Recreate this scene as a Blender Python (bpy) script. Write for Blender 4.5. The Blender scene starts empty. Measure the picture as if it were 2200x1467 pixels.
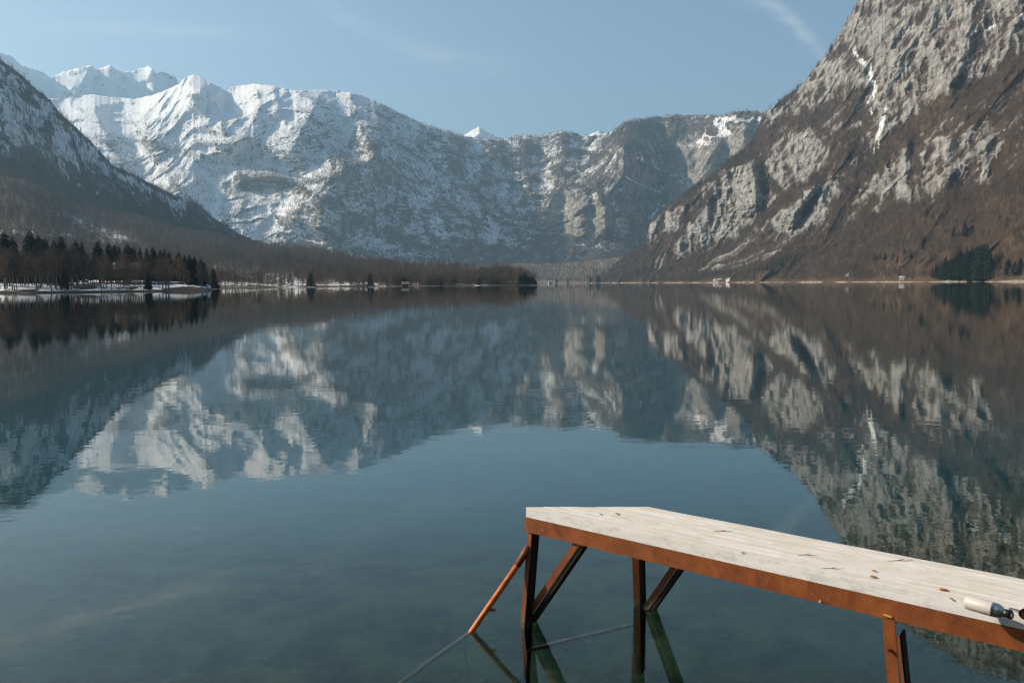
import bpy, math, random
import numpy as np
from mathutils import Matrix, Vector

S = bpy.context.scene
COL = S.collection
random.seed(7)
RAD = math.radians

# ------------------------------------------------------------------ camera
H = 2.4                      # lens height above the lake
F = 1711.0                   # focal length in photo pixels (28 mm on 36 mm, 2200 px wide)
cam = bpy.data.cameras.new('camera')
cam.sensor_width = 36.0
cam.lens = 36.0 * F / 2200.0
cam.clip_start = 0.05
cam.clip_end = 60000.0
cam.dof.use_dof = True
cam.dof.focus_distance = 60.0
cam.dof.aperture_fstop = 5.0
camo = bpy.data.objects.new('camera', cam)
COL.objects.link(camo)
MC = Matrix.Rotation(RAD(90 - 4.195), 4, 'X') @ Matrix.Rotation(RAD(-0.36), 4, 'Z')
camo.matrix_world = Matrix.Translation((0, 0, H)) @ MC
S.camera = camo
RM = np.array(MC.to_3x3())

# ------------------------------------------------------------------ sun, sky, exposure
SUN_AZ, SUN_EL = -79.0, 31.0          # degrees clockwise from +Y, above horizon
sv = Vector((math.sin(RAD(SUN_AZ)) * math.cos(RAD(SUN_EL)), math.cos(RAD(SUN_AZ)) * math.cos(RAD(SUN_EL)), math.sin(RAD(SUN_EL))))
sun = bpy.data.lights.new('sun', 'SUN')
sun.energy = 5.0
sun.angle = RAD(0.53)
sun.color = (1.0, 0.85, 0.65)
suno = bpy.data.objects.new('sun', sun)
suno.rotation_euler = sv.to_track_quat('Z', 'Y').to_euler()
suno.location = (-200, 50, 400)
COL.objects.link(suno)

S.render.engine = 'CYCLES'
S.view_settings.view_transform = 'Standard'
S.view_settings.look = 'None'
S.view_settings.gamma = 1.0
S.view_settings.exposure = 0.68
S.cycles.use_denoising = True
S.cycles.use_adaptive_sampling = False
S.cycles.filter_width = 1.1
S.cycles.max_bounces = 8
S.cycles.diffuse_bounces = 2
S.cycles.glossy_bounces = 4
S.cycles.transmission_bounces = 6
S.cycles.transparent_max_bounces = 8
S.cycles.volume_bounces = 0
S.cycles.sample_clamp_indirect = 1.5
S.cycles.blur_glossy = 0.5
S.cycles.caustics_refractive = True
S.cycles.caustics_reflective = False


class NT:
    """small helper to write node trees tersely"""
    def __init__(s, tree):
        s.t = tree
    def n(s, kind, **kw):
        nd = s.t.nodes.new(kind)
        for k, v in kw.items():
            setattr(nd, k, v)
        return nd
    def put(s, sock, v):
        if isinstance(v, bpy.types.NodeSocket):
            s.t.links.new(v, sock)
        elif v is not None:
            if isinstance(v, (tuple, list)) and len(v) == 3 and len(sock.default_value) == 4:
                v = (*v, 1)
            sock.default_value = v
    def m(s, op, a, b=None, c=None, clamp=False):
        nd = s.n('ShaderNodeMath', operation=op, use_clamp=clamp)
        s.put(nd.inputs[0], a); s.put(nd.inputs[1], b); s.put(nd.inputs[2], c)
        return nd.outputs[0]
    def v(s, op, a, b=None):
        nd = s.n('ShaderNodeVectorMath', operation=op)
        s.put(nd.inputs[0], a); s.put(nd.inputs[1], b)
        return nd.outputs[0]
    def mix(s, f, a, b):
        nd = s.n('ShaderNodeMix', data_type='RGBA')
        s.put(nd.inputs[0], f); s.put(nd.inputs[6], a); s.put(nd.inputs[7], b)
        return nd.outputs[2]
    def noise(s, vec, scale, detail=4, rough=0.55, dist=0.0):
        nd = s.n('ShaderNodeTexNoise')
        s.put(nd.inputs['Vector'], vec)
        nd.inputs['Scale'].default_value = scale
        nd.inputs['Detail'].default_value = detail
        nd.inputs['Roughness'].default_value = rough
        nd.inputs['Distortion'].default_value = dist
        return nd.outputs['Fac']
    def pos(s, scale=(1, 1, 1)):
        g = s.n('ShaderNodeNewGeometry')
        return s.v('MULTIPLY', g.outputs['Position'], tuple(scale))
    def attr(s, name):
        a = s.n('ShaderNodeAttribute', attribute_name=name)
        return a.outputs['Fac']
    def ramp(s, f, lo, hi):
        nd = s.n('ShaderNodeMapRange', clamp=True)
        s.put(nd.inputs[0], f)
        nd.inputs[1].default_value = lo; nd.inputs[2].default_value = hi
        return nd.outputs[0]


def px_dir(px, py):
    px = np.asarray(px, float); py = np.asarray(py, float)
    px, py = np.broadcast_arrays(px, py)
    d = np.stack([(px - 1100) / F, (733.5 - py) / F, -np.ones_like(px)], -1)
    return d @ RM.T


def on_plane(px, py, z):
    d = px_dir(px, py)
    t = (z - H) / d[..., 2]
    return Vector((float(d[0] * t), float(d[1] * t), z))


def px_azel(px, py):
    d = px_dir(px, py)
    return math.atan2(d[0], d[1]), math.atan2(d[2], math.hypot(d[0], d[1]))


W = bpy.data.worlds.new('World')
S.world = W
W.use_nodes = True
w = NT(W.node_tree)
bg = W.node_tree.nodes['Background']
sky = w.n('ShaderNodeTexSky', sky_type='NISHITA')
sky.sun_disc = False
sky.sun_elevation = RAD(SUN_EL)
sky.sun_rotation = RAD(SUN_AZ)
sky.altitude = 500
sky.air_density = 1.0
sky.dust_density = 2.6
sky.ozone_density = 1.6
tc = w.n('ShaderNodeTexCoord')
sep = w.n('ShaderNodeSeparateXYZ')
w.put(sep.inputs[0], tc.outputs['Generated'])
AZ = w.m('ARCTAN2', sep.outputs[0], sep.outputs[1])
EL = w.m('ARCSINE', sep.outputs[2])
comb = w.n('ShaderNodeCombineXYZ')
w.put(comb.inputs[0], AZ); w.put(comb.inputs[1], EL)


def wisp(pts, width, strength, nscale):
    """thin cirrus streak in the sky along a quadratic through three directions (azimuth, elevation)"""
    a = np.array([p[0] for p in pts]); e = np.array([p[1] for p in pts])
    c2, c1, c0 = np.polyfit(a, e, 2)
    el = w.m('ADD', w.m('MULTIPLY', AZ, w.m('ADD', w.m('MULTIPLY', AZ, float(c2)), float(c1))), float(c0))
    nz = w.noise(w.v('MULTIPLY', comb.outputs[0], (3.0, 9.0, 1.0)), nscale, 5, 0.6, 0.3)
    off = w.m('MULTIPLY', w.m('SUBTRACT', nz, 0.5), width * 1.6)
    d = w.m('DIVIDE', w.m('ADD', w.m('SUBTRACT', EL, el), off), width)
    g = w.m('EXPONENT', w.m('MULTIPLY', w.m('MULTIPLY', d, d), -1.0))
    mid = float(a.mean()); half = float(abs(a[-1] - a[0]) / 2 * 1.15)
    t = w.m('DIVIDE', w.m('SUBTRACT', AZ, mid), half)
    win = w.m('SUBTRACT', 1.0, w.m('POWER', w.m('ABSOLUTE', t), 4.0), clamp=True)
    return w.m('MULTIPLY', w.m('MULTIPLY', g, win), w.m('MULTIPLY', w.ramp(nz, 0.25, 0.75), strength))


def refl(px, py):
    a, e = px_azel(px, py)
    return (a, -e)

ws = [wisp([px_azel(1560, -20), px_azel(1690, 35), px_azel(1768, 118)], 0.010, 0.42, 6),
      wisp([px_azel(620, -40), px_azel(850, 90), px_azel(1120, 145)], 0.013, 0.17, 5),
      wisp([px_azel(60, 60), px_azel(300, 62), px_azel(620, 80)], 0.008, 0.16, 5),
      wisp([refl(-60, 1400), refl(230, 1318), refl(480, 1245)], 0.010, 0.75, 7)]
cl = ws[0]
for q in ws[1:]:
    cl = w.m('ADD', cl, q, clamp=True)
SKYS = 0.092
tint = w.n('ShaderNodeMix', data_type='RGBA', blend_type='MULTIPLY')
tint.inputs[0].default_value = 1.0
w.put(tint.inputs[6], sky.outputs[0]); tint.inputs[7].default_value = (0.94, 1.0, 0.99, 1)
w.put(bg.inputs[0], w.mix(cl, tint.outputs[2], (8.2, 8.4, 8.4)))
bg.inputs[1].default_value = SKYS

# ------------------------------------------------------------------ numeric noise
def _hash(ix, iy, iz, seed):
    h = (ix.astype(np.int64) * 374761393 + iy.astype(np.int64) * 668265263 + iz.astype(np.int64) * 2147483647 + seed * 1274126177) & 0xffffffff
    h = ((h ^ (h >> 13)) * 1274126177) & 0xffffffff
    return (h ^ (h >> 16)) & 0xffffffff

_G = np.array([[1, 1, 0], [-1, 1, 0], [1, -1, 0], [-1, -1, 0], [1, 0, 1], [-1, 0, 1], [1, 0, -1], [-1, 0, -1],
               [0, 1, 1], [0, -1, 1], [0, 1, -1], [0, -1, -1], [1, 1, 0], [-1, 1, 0], [0, -1, 1], [0, -1, -1]], float)


def perlin(P, seed=0):
    I = np.floor(P).astype(np.int64); f = P - I
    u = f * f * f * (f * (f * 6 - 15) + 10)
    r = 0
    for dx in (0, 1):
        wx = u[..., 0] if dx else 1 - u[..., 0]
        for dy in (0, 1):
            wy = u[..., 1] if dy else 1 - u[..., 1]
            for dz in (0, 1):
                wz = u[..., 2] if dz else 1 - u[..., 2]
                g = _G[_hash(I[..., 0] + dx, I[..., 1] + dy, I[..., 2] + dz, seed) & 15]
                r = r + wx * wy * wz * (g[..., 0] * (f[..., 0] - dx) + g[..., 1] * (f[..., 1] - dy) + g[..., 2] * (f[..., 2] - dz))
    return r


def fbm(P, oct=5, gain=0.5, seed=0, lac=2.03):
    s = 0; a = 1.0; n = 0
    for k in range(oct):
        s = s + a * perlin(P, seed + k * 17); n += a
        P = P * lac + 3.7; a *= gain
    return s / n * 1.6


def ridged(P, oct=6, gain=0.5, seed=0, lac=2.07):
    s = 0; a = 1.0; n = 0; wgt = 1.0
    for k in range(oct):
        v = 1 - np.abs(perlin(P, seed + k * 31)) * 2.0
        v = v * v * wgt
        wgt = np.clip(v * 1.6, 0.25, 1)
        s = s + a * v; n += a
        P = P * lac + 5.1; a *= gain
    return s / n


def interp(x, pts):
    pts = sorted(pts)
    return np.interp(x, [p[0] for p in pts], [p[1] for p in pts])


def poly_dist(X, Y, pl):
    """distance to a polyline; sign + on its right when it runs downwards; also parameter 0..1"""
    best = np.full(X.shape, 1e9); sg = np.zeros_like(X); par = np.zeros_like(X)
    n = len(pl) - 1
    for k in range(n):
        (x0, y0), (x1, y1) = pl[k][:2], pl[k + 1][:2]
        tx, ty = x1 - x0, y1 - y0
        L2 = tx * tx + ty * ty + 1e-9
        t = np.clip(((X - x0) * tx + (Y - y0) * ty) / L2, 0, 1)
        dx = X - x0 - t * tx; dy = Y - y0 - t * ty
        d = np.hypot(dx, dy)
        c = -(tx * (Y - y0) - ty * (X - x0))
        m = d < best
        best = np.where(m, d, best); sg = np.where(m, np.sign(c), sg); par = np.where(m, (k + t) / n, par)
    return best * np.where(sg == 0, 1, sg), par


def in_poly(X, Y, pg):
    """signed distance to polygon edge, positive inside"""
    inside = np.zeros(X.shape, bool)
    n = len(pg)
    for k in range(n):
        x0, y0 = pg[k]; x1, y1 = pg[(k + 1) % n]
        c = ((y0 > Y) != (y1 > Y)) & (X < (x1 - x0) * (Y - y0) / (y1 - y0 + 1e-9) + x0)
        inside ^= c
    d, _ = poly_dist(X, Y, list(pg) + [pg[0]])
    return np.where(inside, np.abs(d), -np.abs(d))


def sm(x, a, b):
    t = np.clip((x - a) / (b - a), 0, 1)
    return t * t * (3 - 2 * t)

# ------------------------------------------------------------------ linking helpers
def tag(o, label=None, cat=None, group=None, kind=None):
    if label: o['label'] = label
    if cat: o['category'] = cat
    if group: o['group'] = group
    if kind: o['kind'] = kind
    return o


def empty(name, loc=(0, 0, 0), rz=0.0):
    o = bpy.data.objects.new(name, None)
    o.location = loc; o.rotation_euler = (0, 0, rz); o.empty_display_size = 0.2
    COL.objects.link(o)
    return o


def grid_mesh(name, V, ni, nj, mat, attrs=None, parent=None, smooth=True):
    me = bpy.data.meshes.new(name)
    me.vertices.add(ni * nj)
    me.vertices.foreach_set('co', V.reshape(-1).astype(np.float32))
    a = np.arange(ni * nj).reshape(ni, nj)
    q = np.stack([a[:-1, :-1], a[1:, :-1], a[1:, 1:], a[:-1, 1:]], -1).reshape(-1, 4)
    me.loops.add(q.size); me.polygons.add(len(q))
    me.loops.foreach_set('vertex_index', q.reshape(-1).astype(np.int32))
    me.polygons.foreach_set('loop_start', np.arange(0, q.size, 4, dtype=np.int32))
    me.polygons.foreach_set('loop_total', np.full(len(q), 4, np.int32))
    me.update(calc_edges=True)
    if smooth:
        me.polygons.foreach_set('use_smooth', np.ones(len(q), bool))
    for k, arr in (attrs or {}).items():
        at = me.attributes.new(k, 'FLOAT', 'POINT')
        at.data.foreach_set('value', arr.reshape(-1).astype(np.float32))
    if mat: me.materials.append(mat)
    me.validate()
    o = bpy.data.objects.new(name, me)
    COL.objects.link(o)
    o.parent = parent
    return o


class MB:
    """collects shapes and links them as one mesh object"""
    def __init__(s):
        s.v = []; s.f = []
    def add(s, vs, fs):
        b = len(s.v); s.v += [tuple(v) for v in vs]; s.f += [tuple(b + i for i in f) for f in fs]
    def box(s, c, ax, ay, az, hx, hy, hz):
        c = Vector(c); ax = Vector(ax) * hx; ay = Vector(ay) * hy; az = Vector(az) * hz
        vs = [c + ax * i + ay * j + az * k for i in (-1, 1) for j in (-1, 1) for k in (-1, 1)]
        s.add(vs, [(0, 1, 3, 2), (4, 6, 7, 5), (0, 4, 5, 1), (2, 3, 7, 6), (0, 2, 6, 4), (1, 5, 7, 3)])
    def bar(s, p, q, wdir, wx, wy):
        """rectangular bar from p to q, wx wide along wdir"""
        p = Vector(p); q = Vector(q); d = (q - p).normalized()
        a = Vector(wdir); a = (a - d * a.dot(d)).normalized(); b = d.cross(a)
        s.box((p + q) / 2, a, b, d, wx / 2, wy / 2, (q - p).length / 2)
    def tube(s, pts, rad, n=12, cap=True):
        pts = [Vector(p) for p in pts]
        if not isinstance(rad, (list, tuple)): rad = [rad] * len(pts)
        b = len(s.v); prev = None
        for i, p in enumerate(pts):
            d = (pts[min(i + 1, len(pts) - 1)] - pts[max(i - 1, 0)]).normalized()
            a = prev - d * prev.dot(d) if prev is not None else (Vector((0, 0, 1)) if abs(d.z) < .9 else Vector((1, 0, 0))).cross(d)
            a.normalize(); prev = a; c = d.cross(a)
            for k in range(n):
                t = 2 * math.pi * k / n
                s.v.append(tuple(p + (a * math.cos(t) + c * math.sin(t)) * rad[i]))
        for i in range(len(pts) - 1):
            for k in range(n):
                s.f.append((b + i * n + k, b + i * n + (k + 1) % n, b + (i + 1) * n + (k + 1) % n, b + (i + 1) * n + k))
        if cap:
            s.f.append(tuple(b + k for k in range(n - 1, -1, -1)))
            s.f.append(tuple(b + (len(pts) - 1) * n + k for k in range(n)))
    def build(s, name, mat, parent=None, bevel=0.0, smooth=False):
        me = bpy.data.meshes.new(name)
        me.from_pydata(s.v, [], s.f)
        me.materials.append(mat)
        if smooth:
            me.polygons.foreach_set('use_smooth', np.ones(len(me.polygons), bool))
        o = bpy.data.objects.new(name, me)
        COL.objects.link(o)
        o.parent = parent
        if bevel:
            m = o.modifiers.new('bevel', 'BEVEL'); m.width = bevel; m.segments = 2; m.limit_method = 'ANGLE'
        return o


def material(name):
    m = bpy.data.materials.new(name); m.use_nodes = True
    t = NT(m.node_tree)
    b = m.node_tree.nodes['Principled BSDF']
    b.inputs['Specular IOR Level'].default_value = 0.15
    b.inputs['Roughness'].default_value = 0.9
    return m, t, b


def bump(t, h, strength, dist):
    nd = t.n('ShaderNodeBump')
    t.put(nd.inputs['Height'], h); nd.inputs['Strength'].default_value = strength; nd.inputs['Distance'].default_value = dist
    return nd.outputs[0]


def plain(name, col, rough=0.7, spec=0.3, metal=0.0, var=0.15, scale=3.0):
    m, t, b = material(name)
    n = t.noise(t.pos(), scale, 5)
    c2 = tuple(c * (1 - var) for c in col); c1 = tuple(min(1, c * (1 + var)) for c in col)
    t.put(b.inputs['Base Color'], t.mix(t.ramp(n, .3, .7), c2, c1))
    b.inputs['Roughness'].default_value = rough; b.inputs['Metallic'].default_value = metal
    b.inputs['Specular IOR Level'].default_value = spec
    return m


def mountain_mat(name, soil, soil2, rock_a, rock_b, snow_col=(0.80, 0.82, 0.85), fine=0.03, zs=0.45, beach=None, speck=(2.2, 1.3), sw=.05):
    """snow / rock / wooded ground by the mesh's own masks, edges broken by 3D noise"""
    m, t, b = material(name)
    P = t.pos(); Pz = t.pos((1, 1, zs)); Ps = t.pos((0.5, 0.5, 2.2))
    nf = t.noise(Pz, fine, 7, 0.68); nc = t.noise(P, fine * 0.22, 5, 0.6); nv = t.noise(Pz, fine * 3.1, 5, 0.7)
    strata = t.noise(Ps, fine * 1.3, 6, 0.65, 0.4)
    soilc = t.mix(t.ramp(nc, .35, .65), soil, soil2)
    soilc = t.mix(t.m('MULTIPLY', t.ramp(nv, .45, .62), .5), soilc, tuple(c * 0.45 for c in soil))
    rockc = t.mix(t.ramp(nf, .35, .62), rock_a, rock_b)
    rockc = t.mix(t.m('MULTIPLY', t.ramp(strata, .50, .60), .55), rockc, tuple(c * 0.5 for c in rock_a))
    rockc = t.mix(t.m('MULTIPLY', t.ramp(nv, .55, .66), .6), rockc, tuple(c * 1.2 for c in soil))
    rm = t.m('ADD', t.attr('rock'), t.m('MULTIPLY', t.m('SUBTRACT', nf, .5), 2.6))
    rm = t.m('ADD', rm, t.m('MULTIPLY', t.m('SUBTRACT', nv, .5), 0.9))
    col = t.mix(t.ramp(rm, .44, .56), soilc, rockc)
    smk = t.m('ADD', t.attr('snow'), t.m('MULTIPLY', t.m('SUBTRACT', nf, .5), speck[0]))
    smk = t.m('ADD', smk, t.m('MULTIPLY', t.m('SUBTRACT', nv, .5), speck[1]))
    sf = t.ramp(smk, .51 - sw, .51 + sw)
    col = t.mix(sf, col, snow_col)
    if beach:
        sp = t.n('ShaderNodeSeparateXYZ'); t.put(sp.inputs[0], t.pos())
        zz = t.m('ADD', sp.outputs[2], t.m('MULTIPLY', t.m('SUBTRACT', t.noise(P, .02, 4), .5), 9.0))
        col = t.mix(t.ramp(zz, 1.3, .8), col, t.mix(t.ramp(t.noise(P, .5, 4), .4, .6), *beach))
    t.put(b.inputs['Base Color'], col)
    hsum = t.m('ADD', t.m('MULTIPLY', nf, 2.0), t.m('ADD', nv, t.m('MULTIPLY', strata, .8)))
    t.put(b.inputs['Normal'], bump(t, hsum, 0.8, 7.0))
    return m

MAT_A = mountain_mat('cliff_mountain', (.085, .055, .038), (.12, .078, .052), (.24, .238, .228), (.41, .402, .383), fine=.035, zs=.5, beach=((.20, .185, .16), (.38, .35, .31)))
MAT_B = mountain_mat('shaded_mountain', (.045, .05, .052), (.065, .068, .068), (.13, .14, .15), (.24, .25, .26), fine=.022)  # ground coloured darker and bluer, putting the slope's shade into it
MAT_C = mountain_mat('wooded_hill', (.27, .20, .15), (.33, .25, .19), (.2, .18, .16), (.3, .28, .25), fine=.05, zs=1, beach=((.035, .03, .024), (.08, .068, .052)))
MAT_D = mountain_mat('snow_mountain', (.10, .085, .07), (.12, .10, .085), (.24, .22, .20), (.38, .35, .31), fine=.018, zs=.55, speck=(1.6, 1.5), sw=.13)
MAT_F = mountain_mat('far_snow', (.15, .14, .13), (.2, .19, .18), (.3, .29, .28), (.4, .38, .36), fine=.008)

# ------------------------------------------------------------------ mountain bodies
def hor(x):
    """photo row of the true horizon at column x"""
    return 608.0 - 0.00628 * (x - 1100)


def tent(X, Y, pl, amp, wl, wr, taper=True):
    d, p = poly_dist(X, Y, pl)
    wd = np.where(d > 0, wr, wl)
    v = np.clip(1 - np.abs(d) / wd, 0, 1)
    v = v * v * (3 - 2 * v) * .35 + v * .65
    if taper:
        v = v * np.minimum(1, np.minimum(p * 6 + .15, (1 - p) * 4))
    return amp * v

BODIES = {}


def blur(a, n):
    for ax in (0, 1):
        for _ in range(2):
            p_ = np.concatenate([np.repeat(np.take(a, [0], ax), n + 1, ax), a, np.repeat(np.take(a, [-1], ax), n, ax)], ax)
            c_ = np.cumsum(p_, ax); L = a.shape[ax]
            a = (np.take(c_, range(2 * n + 1, 2 * n + 1 + L), ax) - np.take(c_, range(0, L), ax)) / (2 * n + 1)
    return a


def body(name, x0, x1, nx, ny, sky_pts, R0, RT, mat, p=0.9, strokes=(), noise=(), jag=2.0, jagw=14.0, masks=None, extra=None, zbot=-12.0, back=0.8, backk=7, seed=1):
    x = np.linspace(x0, x1, nx)
    ys = interp(x, sky_pts)
    xx = np.stack([x / jagw, np.zeros(nx), np.zeros(nx)], -1)
    ys = ys + fbm(xx, 4, .6, seed + 90) * jag
    r0 = interp(x, R0); rt = interp(x, RT)
    yb = hor(x) + F * (H - zbot) / r0 * 0.98
    t = np.linspace(0, 1, ny)
    Y = yb[:, None] + (ys - yb)[:, None] * t[None, :]
    X = np.repeat(x[:, None], ny, 1)
    lnD = np.log(r0)[:, None] + (np.log(rt) - np.log(r0))[:, None] * t[None, :] ** p
    d = px_dir(X, Y); hl = np.hypot(d[..., 0], d[..., 1]); d = d / hl[..., None]
    D0 = np.exp(lnD)
    Q = d * D0[..., None]                       # undisplaced world point (camera axis through origin)
    fade = sm(t, 0.0, 0.10)[None, :]
    off = np.zeros_like(D0)
    for (pl, amp, wl, wr) in strokes:
        off += tent(X, Y, pl, amp, wl, wr) * (.75 if name == 'cliff_mountain' and wr > 24 else (1.35 if name == 'snowy_mountain' else 1.0))
    for (L, amp, zs, oc, kind) in noise:
        Pn = Q / L * np.array([1, 1, zs])
        Pn = Pn + 0.25 * np.stack([perlin(Pn * 1.3 + 9, seed + 5), perlin(Pn * 1.3 + 31, seed + 6), perlin(Pn * 1.3 + 57, seed + 7)], -1)
        nz = (ridged(Pn, oc, .5, seed) - .35) if kind == 'r' else fbm(Pn, oc, .5, seed)
        off += nz * amp / D0
    if extra is not None: off += extra(X, Y)
    D = np.exp(lnD - off * fade)
    cv = np.log(D) - lnD
    cv = cv - blur(cv, 7)
    V = d * D[..., None]; V[..., 2] += H
    # masks
    e1 = np.gradient(V, axis=0); e2 = np.gradient(V, axis=1)
    N = np.cross(e1, e2); N /= np.linalg.norm(N, axis=-1)[..., None] + 1e-9
    N[N[..., 1] > 0] *= 1
    nzv = np.abs(N[..., 2])
    mk = dict(cv=cv, rock=np.zeros_like(D0), snow=np.zeros_like(D0), tree=np.ones_like(D0), conifer=np.zeros_like(D0))
    if masks: masks(mk, X, Y, t[None, :] + 0 * X, V, nzv)
    # far side of the ridge
    k = np.arange(1, backk + 1)
    step = 60.0 * 1.5 ** k
    Db = D[:, -1:] + step[None, :]
    Zb = V[:, -1:, 2] - back * (step[None, :]) - 5
    dl = d[:, -1:, :].repeat(backk, 1)
    Vb = dl * Db[..., None]; Vb[..., 2] = Zb
    VV = np.concatenate([V, Vb], 1)
    at = {kk: np.concatenate([mk[kk], mk[kk][:, -1:].repeat(backk, 1)], 1) for kk in ('rock', 'snow')}
    o = grid_mesh(name, VV, nx, ny + backk, mat, at)
    tag(o, kind='structure')
    BODIES[name] = dict(V=V, X=X, Y=Y, D=D, mk=mk, nx=nx, ny=ny)
    return o

# --- right massif
A_SKY = [(1240, 611), (1262, 606), (1290, 592), (1325, 567), (1357, 540), (1390, 521), (1393, 495), (1399, 474), (1430, 449), (1462, 424), (1492, 402), (1530, 374), (1571, 342),
         (1600, 320), (1620, 296), (1634, 262), (1646, 240), (1689, 208), (1728, 177), (1751, 146), (1777, 113), (1799, 78), (1822, 42), (1844, 0), (1900, -90), (1980, -180), (2150, -300),
         (2400, -340), (2700, -250), (3300, -100)]
A_R0 = [(1240, 3000), (1300, 2750), (1450, 2350), (1600, 2000), (1800, 1620), (2000, 1350), (2200, 1150), (2600, 850), (3300, 500)]
A_RT = [(1240, 3060), (1300, 2830), (1400, 2760), (1500, 2720), (1640, 2700), (1750, 2620), (1844, 2560), (2000, 2500), (2200, 2300), (2600, 1800), (3300, 1200)]
A_STR = [
    ([(1612, 338), (1618, 380), (1624, 430), (1622, 468)], .062, 75, 23.9),
    ([(1655, 335), (1662, 370), (1700, 430)], .012, 12, 40),
    ([(1566, 350), (1562, 400), (1545, 450), (1522, 520), (1516, 545)], .010, 20, 10),
    ([(1545, 385), (1525, 430), (1510, 490), (1506, 535)], .020, 45, 14),
    ([(1760, 385), (1735, 420), (1705, 460), (1688, 508)], .046, 60, 18),
    ([(1422, 455), (1408, 480), (1398, 520)], .010, 25, 12),
    ([(1790, 385), (1800, 420), (1795, 480)], .016, 60, 22),
    ([(1950, 290), (1945, 340), (1948, 400), (1950, 440)], .024, 34, 14),
    ([(1978, 310), (1975, 370), (1985, 430)], .020, 20, 26),
    ([(1905, 340), (1900, 400), (1890, 440)], .012, 26, 16),
    ([(2045, 290), (2035, 340), (2020, 410)], .022, 40, 20),
    ([(2130, 280), (2112, 330), (2118, 400)], .020, 50, 18),
    ([(1856, 118), (1830, 200), (1800, 300), (1815, 360), (1850, 400)], .030, 120, 48),
    ([(1905, 245), (1893, 290), (1880, 330)], .020, 24, 26),
    ([(1925, 30), (1915, 90), (1935, 170)], .020, 60, 36),
    ([(2010, -40), (2000, 60), (2010, 150)], .022, 60, 40),
    ([(2090, -60), (2085, 50), (2060, 160), (2000, 240)], .028, 70, 45),
    ([(2190, -40), (2170, 90), (2140, 180)], .022, 70, 50),
    ([(1800, 110), (1770, 170), (1720, 240), (1680, 290)], .018, 70, 50),
    ([(1720, 230), (1700, 300), (1690, 380)], .012, 40, 30),
    ([(1440, 470), (1470, 500), (1450, 550)], .010, 30, 22),
    ([(2080, 420), (1980, 500), (1880, 600)], .030, 140, 120),
    ([(1800, 480), (1700, 540), (1600, 600)], .028, 90, 80),
    ([(2300, 300), (2220, 450), (2160, 600)], .05, 160, 140),
]
A_ROCK = [
    ([(1640, 230), (1700, 190), (1850, -10), (1900, -100), (2150, -310), (2700, -310), (2700, 60), (2300, 120), (2200, 125), (2120, 165), (2040, 205), (1960, 260), (1925, 310), (1880, 350), (1885, 300), (1890, 240), (1850, 160), (1810, 190), (1740, 230), (1660, 260)], .62, 22),
    ([(1536, 380), (1572, 345), (1600, 352), (1624, 345), (1630, 420), (1630, 470), (1600, 485), (1560, 515), (1520, 545), (1508, 540), (1512, 480), (1540, 430)], 1.0, 8),
    ([(1500, 460), (1525, 400), (1540, 400), (1520, 450), (1505, 520), (1490, 545), (1440, 560), (1438, 545), (1460, 505)], .92, 8),
    ([(1392, 520), (1398, 480), (1425, 457), (1465, 448), (1468, 480), (1428, 505), (1425, 465), (1410, 478), (1412, 520)], .8, 8),
    ([(1655, 312), (1700, 290), (1750, 285), (1775, 320), (1752, 378), (1690, 402), (1660, 385), (1636, 345)], .85, 14),
    ([(1640, 445), (1662, 425), (1665, 460), (1642, 465)], .8, 8),
    ([(1662, 512), (1666, 462), (1690, 430), (1730, 410), (1776, 378), (1798, 396), (1792, 440), (1760, 475), (1700, 512)], .95, 8),
    ([(1796, 470), (1806, 410), (1840, 400), (1880, 380), (1915, 330), (1935, 300), (1950, 300), (1965, 330), (2000, 300), (2050, 295), (2140, 275), (2148, 300), (2140, 330), (2085, 345), (2075, 385), (2020, 405), (1985, 440), (1940, 450), (1925, 425), (1850, 425), (1830, 455)], .80, 12),
    ([(2110, 320), (2136, 310), (2130, 350), (2125, 398), (2112, 395)], .8, 6),
    ([(1405, 562), (1440, 538), (1430, 552), (1408, 565)], .9, 4),
]
A_TALUS = [[(1640, 500), (1580, 538), (1500, 582)], [(1625, 520), (1560, 556), (1498, 580)], [(1690, 520), (1600, 556), (1520, 582)], [(1660, 545), (1590, 572), (1525, 583)], [(1432, 545), (1412, 565), (1406, 572)], [(1425, 555), (1418, 580), (1410, 592)], [(1770, 470), (1722, 495), (1700, 520), (1640, 560)]]
A_VEG = [([(1795, 470), (1845, 380), (1925, 310), (2040, 220), (2140, 180), (2230, 110)], 24, .9), ([(1560, 370), (1640, 290), (1700, 255)], 13, .7), ([(1630, 480), (1700, 420), (1780, 370), (1830, 370)], 12, .8),
         ([(1420, 530), (1480, 470), (1530, 420)], 9, .7), ([(1650, 300), (1720, 270), (1800, 240)], 12, .4), ([(1970, 320), (1978, 430)], 6, .8)]
A_SNOW = [([(1836, 112), (1846, 128), (1862, 140), (1874, 165), (1880, 195)], 9, 1.3), ([(1878, 195), (1868, 230), (1878, 262)], 7, 1.0), ([(1905, 235), (1896, 260), (1886, 290), (1884, 320)], 8, 1.15),
          ([(1824, 122), (1836, 112)], 5, .9), ([(1875, 300), (1878, 340)], 5, .9), ([(2050, 95), (2100, 70), (2180, 40), (2240, 10)], 7, .75), ([(2100, 110), (2180, 70), (2250, 50)], 6, .5),
          ([(1640, 375), (1645, 400), (1665, 400)], 6, .62), ([(1790, 330), (1800, 310), (1830, 285)], 6, .55), ([(1835, 10), (1900, 20), (2000, -5), (2100, 20), (2200, -10)], 16, .38),
          ([(1930, 110), (1990, 100), (2060, 95)], 9, .35), ([(1700, 240), (1760, 215)], 8, .35), ([(2140, 205), (2210, 175)], 10, .42), ([(1800, 300), (1860, 240), (1840, 200)], 26, .30)]


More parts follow.
